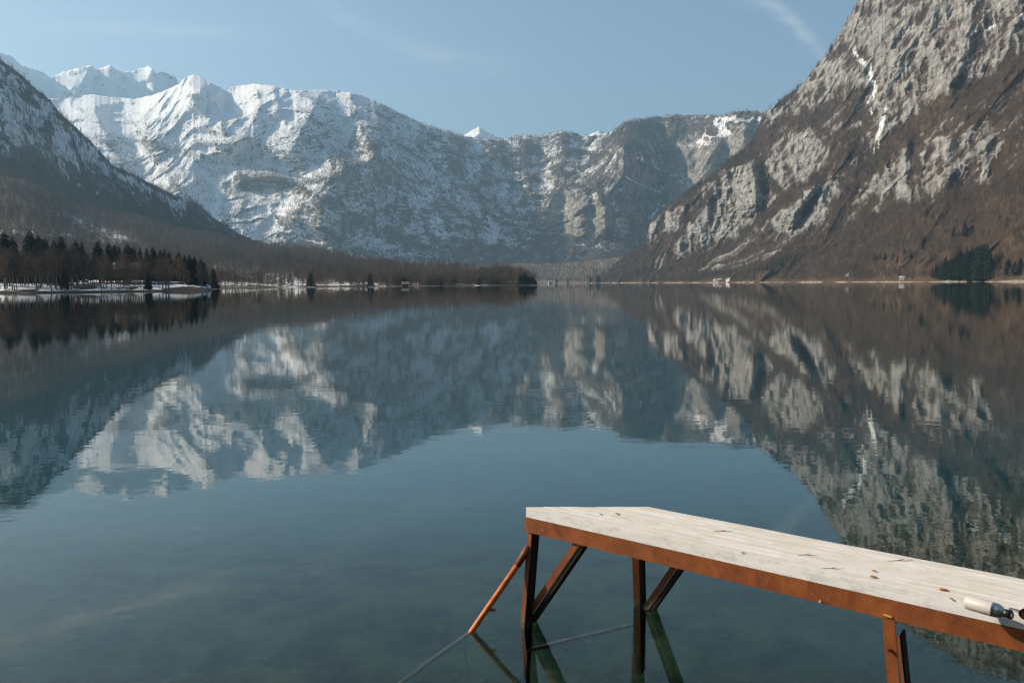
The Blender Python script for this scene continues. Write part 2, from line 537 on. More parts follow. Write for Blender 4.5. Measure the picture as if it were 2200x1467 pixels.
def rockA(X, Y):
    wx = fbm(np.stack([X / 38, Y / 30, 0 * X], -1), 4, .55, 3) * 16
    wy = fbm(np.stack([X / 38, Y / 30, 0 * X + 9], -1), 4, .55, 4) * 16
    r = np.zeros_like(X)
    for pg, a, soft in A_ROCK:
        r = np.maximum(r, a * sm(in_poly(X + wx, Y + wy, pg), -soft * 1.5, soft * 1.2))
    return r, wx, wy


def extraA(X, Y):
    r, wx, wy = rockA(X, Y)
    pil = ridged(np.stack([(X + wx * .3) / 30, Y / 120, 0 * X], -1), 4, .55, 203) - .35
    pil2 = ridged(np.stack([(X + Y * .15) / 9, Y / 34, 0 * X], -1), 3, .55, 207) - .35
    strat = fbm(np.stack([X / 60, (Y + X * .18) / 5.5, 0 * X], -1), 3, .6, 209)
    return r * (pil * .015 + pil2 * .0042 + strat * .0024)


def masksA(mk, X, Y, T, V, nz):
    r, wx, wy = rockA(X, Y)
    Xw, Yw = X + wx, Y + wy
    U = .78 * X - .63 * Y; Vv = .63 * X + .78 * Y
    nd_ = fbm(np.stack([U / 55, Vv / 11, 0 * X], -1), 5, .6, 13)
    nvt = fbm(np.stack([X / 9, Y / 42, 0 * X], -1), 4, .55, 14)
    r = r * .62
    near = sm(Y - interp(X, [(1240, 600), (1400, 540), (1600, 540), (1750, 520), (1900, 470), (2200, 380), (3300, 0)]), 10, -30)
    r = r + near * (.22 + nd_ * .75 + nvt * .30) * np.where(r > .3, .8, 1.0) + np.clip(-mk['cv'] * 45, -.28, .28) * (r > .1)
    for pl, wd, a in A_VEG:
        d, _ = poly_dist(Xw, Yw, pl)
        r = r * (1 - a * sm(-np.abs(d), -wd * 1.2, -wd * .6))
    r = r + .35 * sm(1 - nz, .45, .75) * sm(Y, 540, 480) * sm(r, .1, .4)
    for pl in A_TALUS:
        d, _ = poly_dist(X + wx * .4, Y + wy * .4, pl)
        r = np.maximum(r, .98 * sm(-np.abs(d), -4.5, -.5))
    s = np.zeros_like(X) - .25
    for pl, wd, a in A_SNOW:
        d, _ = poly_dist(X + wx * .45, Y + wy * .45, pl)
        s = np.maximum(s, a * .62 * sm(-np.abs(d), -wd * 1.3, -wd * .1) - .05)
    # small snow remains on the shore benches
    for (cx, cy, a) in ((1540, 602, .8), (1560, 600, .6), (1945, 597, .75), (1815, 592, .55), (2190, 590, .6), (1628, 590, .5), (1640, 580, .5), (2060, 590, .4)):
        g = np.exp(-((X - cx) / 16) ** 2 - ((Y - cy) / 7) ** 2)
        s = np.maximum(s, a * .72 * g - .05)
    mk['rock'] = r; mk['snow'] = s
    mk['tree'] = np.clip(1.0 - .86 * sm(r, .25, .60), 0, 1) * (1 - sm(s, .35, .7))
    mk['tree'] = np.maximum(mk['tree'], .10 * (Y < 480))
    con = np.zeros_like(X) + .015
    for (cx, cy, rx, ry, a) in ((1655, 577, 60, 10, .8), (1735, 545, 40, 9, .45), (1600, 596, 60, 7, .7), (1500, 600, 60, 6, .5), (1350, 600, 60, 7, .6), (1865, 180, 26, 28, .5), (1850, 370, 30, 40, .5), (1700, 235, 60, 22, .3),
                                (1860, 560, 70, 12, .12), (1950, 520, 60, 20, .10), (1880, 440, 20, 14, .3), (2180, 590, 40, 8, .5)):
        con = np.maximum(con, a * np.exp(-(((X - cx) / rx) ** 2 + ((Y - cy + .45 * (X - cx) * (rx < 61) * (ry < 11)) / ry) ** 2)))
    con = np.maximum(con, .5 * sm(Y - interp(X, A_SKY), 16, 4) * (X < 1800) * (X > 1440))
    mk['conifer'] = con

body('cliff_mountain', 1240, 3300, 1150, 430, A_SKY, A_R0, A_RT, MAT_A, p=.85, strokes=A_STR,
     noise=[(520, 75, .45, 4, 'r'), (130, 24, .5, 4, 'r'), (34, 10, .8, 3, 'f')], jag=3.5, jagw=12, masks=masksA, extra=extraA, seed=11)

# --- shaded mountain on the left
B_SKY = [(-900, 530), (-600, 480), (-300, 330), (-150, 205), (-60, 135), (0, 128), (19, 141), (49, 164), (75, 190), (109, 216), (127, 242), (161, 272), (195, 304), (221, 332), (240, 355), (277, 370), (319, 392),
         (375, 419), (424, 437), (457, 467), (499, 494), (544, 516), (580, 540), (620, 570)]


def masksB(mk, X, Y, T, V, nz):
    n1 = fbm(np.stack([X / 60, Y / 60, 0 * X], -1), 5, .55, 23)
    edge = interp(X, [(-900, 380), (0, 330), (100, 360), (200, 400), (300, 440), (420, 478), (540, 520)])   # lower edge of the snowy part
    s = .68 * sm(edge - Y, -20, 50) - .10 + n1 * .34 + np.clip(mk['cv'] * 60, -.3, .3)
    for pl, wd, a in (([(235, 350), (262, 385), (285, 392)], 9, .8), ([(45, 225), (90, 240), (130, 260)], 8, .7), ([(130, 360), (150, 385), (215, 420)], 7, .6), ([(0, 160), (30, 185)], 9, .6), ([(150, 300), (110, 260)], 8, .55)):
        d, _ = poly_dist(X + n1 * 20, Y + n1 * 20, pl); s = np.maximum(s, a * sm(-np.abs(d), -wd, -wd * .3))
    s -= .35 * sm(14 - (Y - interp(X, B_SKY)), 0, 10)
    mk['snow'] = s
    mk['rock'] = .25 + .5 * sm(1 - nz, .3, .6) - .8 * sm(Y - edge, -10, 20)
    mk['tree'] = np.clip(.55 - s * .5 + .5 * sm(Y - edge, -20, 15), .1, 1)
    mk['conifer'] = .75 + 0 * X

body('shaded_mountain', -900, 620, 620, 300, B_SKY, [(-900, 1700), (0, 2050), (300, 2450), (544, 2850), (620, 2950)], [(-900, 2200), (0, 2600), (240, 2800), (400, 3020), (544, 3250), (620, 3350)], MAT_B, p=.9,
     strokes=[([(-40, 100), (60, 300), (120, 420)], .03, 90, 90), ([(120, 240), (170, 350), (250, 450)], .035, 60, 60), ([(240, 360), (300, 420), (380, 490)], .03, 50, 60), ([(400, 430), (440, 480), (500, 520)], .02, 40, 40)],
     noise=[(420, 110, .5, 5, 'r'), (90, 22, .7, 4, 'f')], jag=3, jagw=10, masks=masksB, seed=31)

# --- brown wooded hill on the left
C_SKY = [(-900, 350), (-300, 360), (0, 377), (49, 386), (101, 408), (150, 438), (210, 457), (300, 472), (356, 491), (412, 502), (487, 513), (547, 525), (602, 532), (687, 545), (773, 562),
         (858, 576), (977, 584), (1060, 589), (1100, 591), (1130, 597), (1146, 603), (1156, 611)]
C_R0 = [(-900, 330), (0, 430), (440, 450), (500, 470), (700, 560), (900, 680), (1060, 750), (1130, 790), (1156, 800)]
C_RT = [(-900, 1500), (0, 1900), (300, 2150), (547, 2200), (687, 1800), (858, 1350), (977, 1150), (1060, 1000), (1130, 860), (1156, 810)]


def masksC(mk, X, Y, T, V, nz):
    n1 = fbm(np.stack([X / 26, Y / 9, 0 * X], -1), 4, .55, 43)
    s = -.2 + 0 * X
    for pl, wd, a in (([(130, 460), (190, 488), (260, 515), (310, 535)], 15, .62), ([(0, 498), (100, 505), (180, 510), (260, 525)], 8, .75), ([(470, 578), (520, 588), (580, 598), (650, 606)], 15, .68),
                      ([(480, 610), (640, 614), (760, 612)], 7, .6), ([(780, 610), (830, 613)], 3.0, .9), ([(860, 607), (900, 612)], 3.0, .8), ([(1020, 612), (1080, 612)], 2, .8), ([(940, 612), (990, 612)], 2, .7),
                      ([(60, 440), (120, 455)], 7, .4)):
        d, _ = poly_dist(X + n1 * 10, Y + n1 * 6, pl); s = np.maximum(s, a * sm(-np.abs(d), -wd, -wd * .3) - .05 + n1 * .4)
    mk['snow'] = s
    mk['rock'] = -.5 + 0 * X
    mk['tree'] = 1.0 - .86 * sm(s, .25, .7) + 0 * X
    mk['conifer'] = np.clip(.03 + .22 * sm(Y - interp(X, C_SKY), 12, 30) * sm(X, 440, 480) + .6 * sm(fbm(np.stack([X / 60, Y / 20, 0 * X + 4], -1), 3, .5, 77), .1, .45) * sm(X, 430, 560), 0, 1)

body('wooded_hill', -900, 1156, 760, 150, C_SKY, C_R0, C_RT, MAT_C, p=.55, noise=[(300, 18, .6, 4, 'f'), (60, 4, 1, 3, 'f')], jag=1.5, jagw=20, masks=masksC, zbot=-0.6, back=.25, seed=51)

# --- central snowy mountain and the cirque to its right
D_SKY = [(-300, 150), (60, 205), (100, 212), (140, 213), (160, 207), (200, 203), (240, 209), (290, 213), (330, 204), (360, 192), (385, 180), (400, 166), (415, 160), (430, 163), (445, 175), (470, 186), (487, 195),
         (500, 187), (515, 184), (545, 180), (580, 183), (605, 189), (640, 195), (700, 194), (730, 196), (765, 202), (800, 214), (850, 238), (900, 262), (950, 279), (1000, 293), (1040, 300), (1080, 300),
         (1110, 293), (1135, 291), (1160, 294), (1180, 288), (1205, 283), (1230, 285), (1265, 292), (1298, 291), (1315, 282), (1338, 265), (1360, 258), (1420, 250), (1500, 247), (1550, 249), (1575, 241), (1605, 238), (1640, 243),
         (1700, 240), (1800, 260), (2000, 300)]
D_R0 = [(-300, 3900), (300, 4000), (900, 4000), (1100, 4200), (1300, 4100), (1430, 4400), (1600, 3700), (2000, 3300)]
D_RT = [(-300, 6200), (100, 6600), (300, 6600), (415, 6000), (640, 5500), (800, 5500), (1000, 5700), (1100, 6000), (1250, 5900), (1340, 5400), (1430, 5700), (1550, 5200), (1700, 4600), (2000, 4200)]
D_STR = [
    ([(690, 196), (671, 238), (650, 276), (624, 327), (612, 370)], .050, 150, 90),
    ([(741, 327), (724, 366), (695, 402), (655, 438), (630, 470), (620, 520)], .040, 44, 130),
    ([(741, 327), (735, 380), (720, 440), (705, 520)], .022, 70, 110),
    ([(415, 160), (400, 220), (330, 290), (300, 330)], .045, 130, 80),
    ([(415, 160), (470, 230), (480, 300), (440, 360)], .030, 60, 60),
    ([(545, 180), (560, 230), (520, 300), (470, 350)], .028, 60, 45),
    ([(580, 183), (600, 225), (590, 260)], .015, 30, 30),
    ([(200, 203), (210, 260), (250, 340), (300, 400)], .030, 80, 60),
    ([(500, 392), (560, 385), (640, 395)], .030, 14, 34),
    ([(310, 300), (360, 380), (430, 460)], .025, 70, 60),
    ([(800, 214), (842, 310), (905, 380), (950, 450), (1010, 530)], .030, 90, 60),
    ([(730, 200), (790, 300), (860, 400), (900, 500)], .022, 60, 50),
    ([(900, 262), (960, 330), (1000, 400), (1060, 470)], .024, 60, 50),
    ([(1000, 293), (985, 340), (960, 380)], .024, 60, 40),
    ([(1080, 300), (1060, 340), (1020, 380)], .024, 50, 50),
    ([(1135, 291), (1120, 340), (1140, 400), (1100, 460)], .024, 60, 45),
    ([(1205, 283), (1215, 330), (1190, 400), (1170, 470), (1165, 500)], .028, 60, 50),
    ([(1260, 400), (1250, 450), (1245, 510)], .020, 40, 26),
    ([(1290, 420), (1300, 460), (1302, 515)], .020, 34, 24),
    ([(1318, 283), (1345, 330), (1318, 375), (1285, 402), (1300, 440), (1330, 500)], .070, 120, 95),
    ([(1430, 250), (1440, 290), (1410, 330)], .02, 50, 40),
    ([(1470, 300), (1480, 350), (1472, 400)], .016, 30, 24),
    ([(1540, 290), (1530, 350), (1500, 420)], .020, 50, 30),
    ([(1600, 255), (1598, 300), (1580, 350)], .020, 40, 26),
]
D_SNOWL = [([(1545, 262), (1560, 285), (1530, 300), (1505, 312), (1485, 312)], 11, 1.2), ([(1550, 256), (1590, 260), (1635, 257)], 8, 1.2), ([(1440, 377), (1460, 376), (1476, 380), (1472, 398)], 9, 1.2),
           ([(1472, 398), (1450, 415), (1425, 440), (1400, 470)], 6, 1.0), ([(1472, 398), (1505, 412)], 5, .8), ([(1380, 345), (1400, 340), (1410, 360), (1430, 372)], 5, .8), ([(1345, 380), (1370, 395), (1400, 405), (1428, 418)], 4, .9),
           ([(1048, 470), (1056, 490), (1060, 505), (1050, 520)], 11, 1.35), ([(1062, 480), (1075, 505)], 8, 1.2), ([(1040, 465), (1075, 478), (1100, 475), (1150, 470)], 5, .7), ([(690, 543), (760, 548), (790, 556)], 6, 1.4),
           ([(1115, 293), (1150, 294)], 6, .9), ([(440, 300), (470, 290), (500, 310)], 14, .8), ([(660, 250), (610, 310), (560, 350)], 9, .8), ([(740, 332), (722, 368), (690, 404), (640, 445)], 8, .75), ([(1360, 262), (1440, 262)], 4, .5)]


def masksD(mk, X, Y, T, V, nz):
    n1 = fbm(np.stack([X / 70, Y / 50, 0 * X], -1), 5, .55, 63)
    n2 = fbm(np.stack([X / 25, Y / 22, 0 * X], -1), 4, .55, 64)
    base = interp(X, [(-300, .95), (300, .92), (600, .78), (720, .62), (900, .55), (1100, .46), (1250, .40), (1400, .26), (1700, .22)])
    high = sm(Y, 330, 200) * interp(X, [(0, .6), (700, .45), (1000, .1), (1300, .0)])
    low = sm(Y, 500, 570)
    s = base + high - low * .25 + n1 * .26 + n2 * .18 + np.clip(mk['cv'] * 55, -.38, .38)
    s -= .45 * sm(1 - nz, .52, .75)
    # dark wooded bands
    for pl, wd, a in (([(500, 398), (580, 392), (650, 402)], 18, .36), ([(620, 520), (700, 535), (780, 550)], 9, .6), ([(980, 545), (1080, 535)], 9, .5), ([(1150, 510), (1230, 515), (1330, 520)], 8, .5), ([(1340, 290), (1400, 275), (1520, 270)], 22, .3),
                      ([(700, 430), (780, 480), (900, 530)], 14, .3), ([(170, 300), (330, 310), (420, 340)], 9, .3)):
        d, _ = poly_dist(X + n2 * 14, Y + n2 * 10, pl); s -= a * sm(-np.abs(d), -wd * 1.4, -wd * .3)
    for pl, wd, a in D_SNOWL:
        d, _ = poly_dist(X + n2 * 26, Y + n2 * 14, pl); s = np.maximum(s, (a * .74 + n2 * .35) * sm(-np.abs(d), -wd * 1.1, -wd * .2))
    r = .05 + .55 * sm(1 - nz, .40, .62) + n2 * .2
    for pg, a in (([(1165, 490), (1180, 420), (1210, 400), (1235, 430), (1260, 420), (1305, 450), (1302, 515), (1230, 505)], .85), ([(1428, 440), (1432, 330), (1470, 300), (1560, 290), (1640, 255), (1680, 300), (1560, 390), (1480, 420)], .95)):
        m = sm(in_poly(X + n2 * 14, Y + n2 * 14, pg), -8, 8); r = np.maximum(r, a * m); s = np.where(s < .95, s - m * .35, s)
    mk['snow'] = s; mk['rock'] = r
    big = sm(s, .95, 1.1)
    mk['tree'] = np.clip(1.15 - .75 * s - .6 * sm(r, .5, .8) + n2 * .9, .04, 1) * (1 - .97 * big) * (1 - .8 * sm(Y, 235, 190) * (X < 800))
    mk['conifer'] = np.clip(.35 + n1 * .6, .05, .9)

body('snowy_mountain', -300, 2000, 1250, 330, D_SKY, D_R0, D_RT, MAT_D, p=.88, strokes=D_STR,
     noise=[(1100, 210, .5, 5, 'r'), (230, 62, .6, 4, 'r'), (50, 9, .8, 2, 'f')], jag=3, jagw=9, masks=masksD, seed=71)

# --- far white peaks
F_SKY = [(-900, 60), (-300, 90), (-60, 92), (0, 112), (15, 120), (22, 118), (45, 140), (70, 148), (90, 155), (110, 168), (118, 164), (130, 158), (150, 151), (175, 146), (195, 139), (201, 143), (205, 152), (214, 147), (236, 140), (248, 148),
         (262, 154), (284, 155), (300, 146), (312, 146), (322, 141), (331, 152), (336, 160), (350, 154), (364, 160), (378, 166), (384, 182), (450, 220), (700, 290), (860, 290), (905, 266), (925, 268), (960, 282), (990, 293), (1005, 286),
         (1029, 272), (1050, 286), (1070, 295), (1120, 305), (1240, 300), (1262, 291), (1290, 280), (1312, 289), (1330, 300), (1500, 340), (1700, 380)]


def masksF(mk, X, Y, T, V, nz):
    n2 = fbm(np.stack([X / 18, Y / 14, 0 * X], -1), 4, .55, 84)
    mk['snow'] = 1.15 - .5 * sm(1 - nz, .5, .8) + n2 * .4 - .5 * sm(np.abs((X - 160) / 35) ** 2 + np.abs((Y - 158 + .2 * (X - 160)) / 7) ** 2, 1.2, .2)
    mk['rock'] = .6 + 0 * X
    mk['tree'] = 0 * X

body('far_snow_peaks', -900, 1700, 900, 120, F_SKY, [(-900, 7000), (1700, 8200)], [(-900, 9000), (400, 9800), (1700, 10500)], MAT_F, p=.9,
     strokes=[([(195, 139), (180, 175), (150, 215)], .02, 50, 26), ([(320, 141), (335, 175), (330, 215)], .02, 26, 34), ([(236, 140), (240, 190)], .012, 30, 30), ([(1029, 272), (1035, 300)], .012, 26, 26)],
     noise=[(1300, 420, .6, 7, 'r'), (260, 110, .8, 4, 'r')], jag=4, jagw=10, masks=masksF, zbot=-12, seed=91)

# --- low wooded rises at the head of the lake
G_SKY = [(700, 600), (820, 590), (900, 583), (950, 576), (1000, 572), (1060, 570), (1120, 566), (1180, 568), (1240, 562), (1300, 556), (1360, 548), (1420, 548), (1500, 560), (1600, 590)]


def masksG(mk, X, Y, T, V, nz):
    n2 = fbm(np.stack([X / 20, Y / 7, 0 * X], -1), 4, .55, 94)
    s = -.1 + n2 * .7 + .2 * sm(Y, 590, 570)
    mk['snow'] = s; mk['rock'] = -.4 + 0 * X
    mk['tree'] = 1 - .5 * sm(s, .3, .6)
    mk['conifer'] = np.clip(.12 + fbm(np.stack([X / 30, Y / 12, 0 * X + 7], -1), 3, .5, 95) * 1.2, 0, .9)

body('valley_rise', 700, 1600, 420, 60, G_SKY, [(700, 2900), (1150, 3050), (1600, 2900)], [(700, 3500), (1150, 3900), (1600, 3800)], MAT_C, p=.6,
     noise=[(260, 30, .8, 4, 'f')], jag=2.5, jagw=22, masks=masksG, back=.3, seed=101)

# ------------------------------------------------------------------ ground (lake bed, shores, plain) as one sheet
bm_, bt, bb = material('ground')
Pg = bt.pos()
sp = bt.n('ShaderNodeSeparateXYZ'); bt.put(sp.inputs[0], Pg)
g1 = bt.noise(Pg, 1.4, 6, .65); g2 = bt.noise(Pg, 9.0, 4, .6); g3 = bt.noise(Pg, .35, 4, .6)
under = bt.mix(bt.ramp(g1, .38, .62), (.016, .026, .011), (.088, .098, .044))
under = bt.mix(bt.m('MULTIPLY', bt.ramp(g2, .64, .72), .6), under, (.17, .18, .11))
under = bt.mix(bt.m('MULTIPLY', bt.ramp(g3, .45, .62), .6), under, (.035, .05, .04))
deep = bt.mix(bt.ramp(sp.outputs[2], -2.2, -6.0), under, (.012, .28, .37))  # teal of the deep bed imitates light scattered in the water
dry = bt.mix(bt.ramp(g1, .4, .6), (.025, .022, .017), (.06, .052, .04))
snw = bt.ramp(bt.m('ADD', bt.noise(bt.pos((1, .6, 1)), .045, 6, .7), bt.m('MULTIPLY', bt.ramp(sp.outputs[2], .2, 1.3), .03)), .50, .53)
dry = bt.mix(bt.m('MULTIPLY', bt.m('MULTIPLY', snw, bt.ramp(sp.outputs[2], .45, .75)), bt.m('ADD', bt.m('MULTIPLY', bt.ramp(sp.outputs[1], 60, 200), bt.ramp(sp.outputs[1], 460, 440)), bt.ramp(sp.outputs[1], 2500, 2600), clamp=True)), dry, (.78, .80, .83))
bt.put(bb.inputs['Base Color'], bt.mix(bt.ramp(sp.outputs[2], -.10, .0), deep, dry))
bt.put(bb.inputs['Normal'], bump(bt, bt.m('ADD', g1, bt.m('MULTIPLY', g2, .4)), .7, .12))

HEAD = [(-900, 300), (-300, 310), (0, 318), (150, 322), (300, 330), (430, 342), (452, 352)]     # shoreline of the near headland (photo column, metres)


def shore_r(px):
    """shore distance along photo column px"""
    r = np.where(px < 456, interp(px, HEAD), np.where(px < 1156, interp(px, C_R0) * .985, np.where(px < 1292, 2750, interp(px, A_R0) * .985)))
    return r

az = np.concatenate([np.linspace(-math.pi, -.62, 60), np.linspace(-.62, .62, 620)[1:-1], np.linspace(.62, math.pi, 60)])
pxs = 1100 + F * np.tan(np.clip(az, -1.2, 1.2))
front = shore_r(np.clip(pxs, -900, 3300))
# behind the viewer the near shore
back_r = 3.0 / np.maximum(-np.cos(az), .02)
sr = np.where(np.cos(az) > 0.35, front, np.where(np.cos(az) < -.05, np.clip(back_r, 2.2, 60), 260))
rad = np.concatenate([[.05], np.geomspace(.5, 60, 90), np.geomspace(64, 4200, 150), np.geomspace(4600, 16000, 10)])
A2, R2 = np.meshgrid(az, rad, indexing='ij')
X2 = np.sin(A2) * R2; Y2 = np.cos(A2) * R2
s2 = sr[:, None]
near_depth = -(0.55 + .14 * np.clip(Y2, 0, 9) + .42 * np.clip(Y2 - 8, 0, 14) + .14 * np.clip(Y2 - 23, 0, 60))
near_depth = np.where(Y2 < 0, -.55 + .28 * np.clip(-Y2, 0, 12), near_depth)
Zw = np.minimum(near_depth, -.2)
Zw = np.where(Y2 < -1.5, near_depth, Zw)
wob = fbm(np.stack([X2 * .8, Y2 * .8, 0 * X2], -1), 4, .5, 5) * .12
dist_sh = s2 - R2
far_z = -np.clip(dist_sh * .12, 0, 14)
land = np.where(R2 < 450, np.clip(-dist_sh * .09, 0, 2.6) + np.clip((-dist_sh - 30) * .03, 0, 4.0), np.where((pxs > 1140)[:, None] & (pxs < 1300)[:, None] & (R2 > 2500), np.clip(-dist_sh * .03, 0, .6), -.6))
Z2 = np.where(Y2 > 5, np.where(dist_sh > 0, np.maximum(Zw, np.minimum(far_z, -0.02)), land), np.where(dist_sh > 0, Zw, np.maximum(Zw, np.minimum(land, 2) * (np.cos(A2) > -.05))))
shade_bank = np.clip(-Y2 - 6, 0, 40) * .85 + np.clip(-Y2 - 46, 0, 400) * .3  # unseen rise behind the camera, added to cut sky light on the jetty
Z2 = Z2 + shade_bank * (Y2 < -6) + wob * (R2 < 80) + fbm(np.stack([X2 / 25, Y2 / 25, 0 * X2], -1), 3, .5, 6) * .5 * (dist_sh < -3) * (R2 > 80) * (R2 < 450)
V2 = np.stack([X2, Y2, Z2], -1)
tag(grid_mesh('ground', V2, len(az), len(rad), bm_), kind='structure')

# ------------------------------------------------------------------ water
wm = bpy.data.materials.new('water'); wm.use_nodes = True
wt = NT(wm.node_tree)
for nd in list(wm.node_tree.nodes): wm.node_tree.nodes.remove(nd)
out = wt.n('ShaderNodeOutputMaterial')
P = wt.pos()
r1 = wt.noise(wt.v('MULTIPLY', P, (1, 1.25, 1)), 2.6, 3, .5)
r2 = wt.noise(P, .35, 2, .5)
breeze = wt.ramp(wt.noise(wt.v('MULTIPLY', P, (.35, 1, 1)), .012, 3, .5), .35, .75)
hgt = wt.m('ADD', wt.m('MULTIPLY', r1, wt.m('ADD', .0045, wt.m('MULTIPLY', breeze, .004))), wt.m('MULTIPLY', r2, .012))
bn = wt.n('ShaderNodeBump'); bn.inputs['Strength'].default_value = 1.0; bn.inputs['Distance'].default_value = .22
wt.put(bn.inputs['Height'], hgt)
gl = wt.n('ShaderNodeBsdfAnisotropic') if False else wt.n('ShaderNodeBsdfGlossy')
gl.inputs['Roughness'].default_value = 0.0
gl.inputs['Color'].default_value = (1, .99, .96, 1)
wt.put(gl.inputs['Normal'], bn.outputs[0])
rf = wt.n('ShaderNodeBsdfRefraction'); rf.inputs['IOR'].default_value = 1.333; rf.inputs['Roughness'].default_value = 0.0
wt.put(rf.inputs['Normal'], bn.outputs[0])
fr = wt.n('ShaderNodeLayerWeight'); fr.inputs['Blend'].default_value = .5
wt.put(fr.inputs['Normal'], bn.outputs[0])
frv = wt.m('ADD', .015, wt.m('MULTIPLY', .98, wt.m('POWER', fr.outputs['Facing'], 3.9)))
mx = wt.n('ShaderNodeMixShader')
tr_ = wt.n('ShaderNodeBsdfTransparent'); mt_ = wt.n('ShaderNodeMixShader'); mt_.inputs[0].default_value = 0.0
wt.put(mt_.inputs[1], rf.outputs[0]); wt.put(mt_.inputs[2], tr_.outputs[0])
wt.put(mx.inputs[0], frv); wt.put(mx.inputs[1], mt_.outputs[0]); wt.put(mx.inputs[2], gl.outputs[0])
wt.put(out.inputs['Surface'], mx.outputs[0])
ab = wt.n('ShaderNodeVolumeAbsorption'); ab.inputs['Color'].default_value = (.15, .74, .74, 1); ab.inputs['Density'].default_value = .25
wt.put(out.inputs['Volume'], ab.outputs[0])
na = 96
ringr = [0.01, 30, 300, 3000, 15500]
aa = np.linspace(0, 2 * math.pi, na + 1)
Aw, Rw = np.meshgrid(aa, ringr, indexing='ij')
Vw = np.stack([np.cos(Aw) * Rw, np.sin(Aw) * Rw, 0 * Aw], -1)
wo = grid_mesh('water', Vw, na + 1, len(ringr), wm)
for pch in [0]:
    if wo.data.polygons[200].normal.z < 0: wo.data.flip_normals()
tag(wo, kind='structure')

# ------------------------------------------------------------------ trees
def tree_mats():
    a = plain('twig_bark', (.118, .088, .068), .95, .05, var=.35, scale=.05)
    b = plain('trunk_bark', (.19, .155, .125), .95, .05, var=.3, scale=2)
    c = plain('needles', (.022, .034, .022), .9, .05, var=.4, scale=.3)
    for mm, lo, hi in ((a, .55, 1.7), (c, .5, 1.6)):
        q = NT(mm.node_tree); pb = mm.node_tree.nodes['Principled BSDF']; src_ = pb.inputs['Base Color'].links[0].from_socket
        oi = q.n('ShaderNodeObjectInfo'); k = q.m('ADD', q.m('MULTIPLY', oi.outputs['Random'], hi - lo), lo)
        cc = q.n('ShaderNodeCombineXYZ'); q.put(cc.inputs[0], q.m('POWER', k, 1.15)); q.put(cc.inputs[1], k); q.put(cc.inputs[2], q.m('POWER', k, .8))
        q.put(pb.inputs['Base Color'], q.v('MULTIPLY', src_, cc.outputs[0]))
    return a, b, c
TWIG, BARK, NEEDLE = tree_mats()


def mesh_from(name, vs, fs, mat):
    me = bpy.data.meshes.new(name); me.from_pydata([tuple(v) for v in vs], [], fs); me.materials.append(mat)
    return me


def bare_tree(h, rnd, limbs=13, twigs=10, tw=.075, fine=True, spread=.30, stem=5):
    """returns trunk (v,f) and crown (v,f)"""
    T = MB(); Cc = MB()
    n = 6; bend = [Vector((0, 0, 0))]
    for k in range(1, n + 1):
        bend.append(Vector((bend[-1].x + rnd.uniform(-.02, .02) * h, bend[-1].y + rnd.uniform(-.02, .02) * h, h * .92 * k / n)))
    r0 = h * .014
    T.tube(bend, [r0 * (1.25 if k == 0 else 1) * (1 - .85 * k / n) for k in range(n + 1)], stem, False)

    def sliver(p, d, L, wd, droop=0):
        d = d.normalized(); s = d.cross(Vector((rnd.uniform(-1, 1), rnd.uniform(-1, 1), rnd.uniform(-1, 1)))).normalized() * wd
        Cc.add([p - s, p + s, p + d * L], [(0, 1, 2)])
    for i in range(limbs):
        f = .30 + .66 * (i + rnd.random() * .6) / limbs
        k = f * n / .92 * .92; j = min(int(k), n - 1)
        p = bend[j].lerp(bend[j + 1], k - j)
        a = i * 2.4 + rnd.uniform(-.5, .5)
        L = h * spread * (1.15 - .75 * f) * rnd.uniform(.75, 1.15) + h * .05
        up = .45 + .8 * f
        d = Vector((math.cos(a), math.sin(a), up)).normalized()
        q = p + d * L
        rr = r0 * .42 * (1.2 - f)
        mid = p.lerp(q, .5) + Vector((0, 0, L * .05))
        if fine: Cc.tube([p, mid, q], [rr, rr * .6, rr * .25], 3, False)
        else: sliver(p, d, L, rr * 1.3)
        for m in range(twigs):
            g = .25 + .75 * (m + rnd.random()) / twigs
            b = p.lerp(q, g)
            e = (d * .7 + Vector((rnd.uniform(-1, 1), rnd.uniform(-1, 1), rnd.uniform(-.2, 1.1)))).normalized()
            l2 = L * rnd.uniform(.28, .6) * (1.2 - .5 * g)
            sliver(b, e, l2, tw)
            if fine:
                for _ in range(4):
                    c = b + e * l2 * rnd.uniform(.2, .95)
                    e2 = (e * .8 + Vector((rnd.uniform(-1, 1), rnd.uniform(-1, 1), rnd.uniform(-.4, 1)))).normalized()
                    sliver(c, e2, l2 * rnd.uniform(.35, .7), tw * .62)
    return (T.v, T.f), (Cc.v, Cc.f)


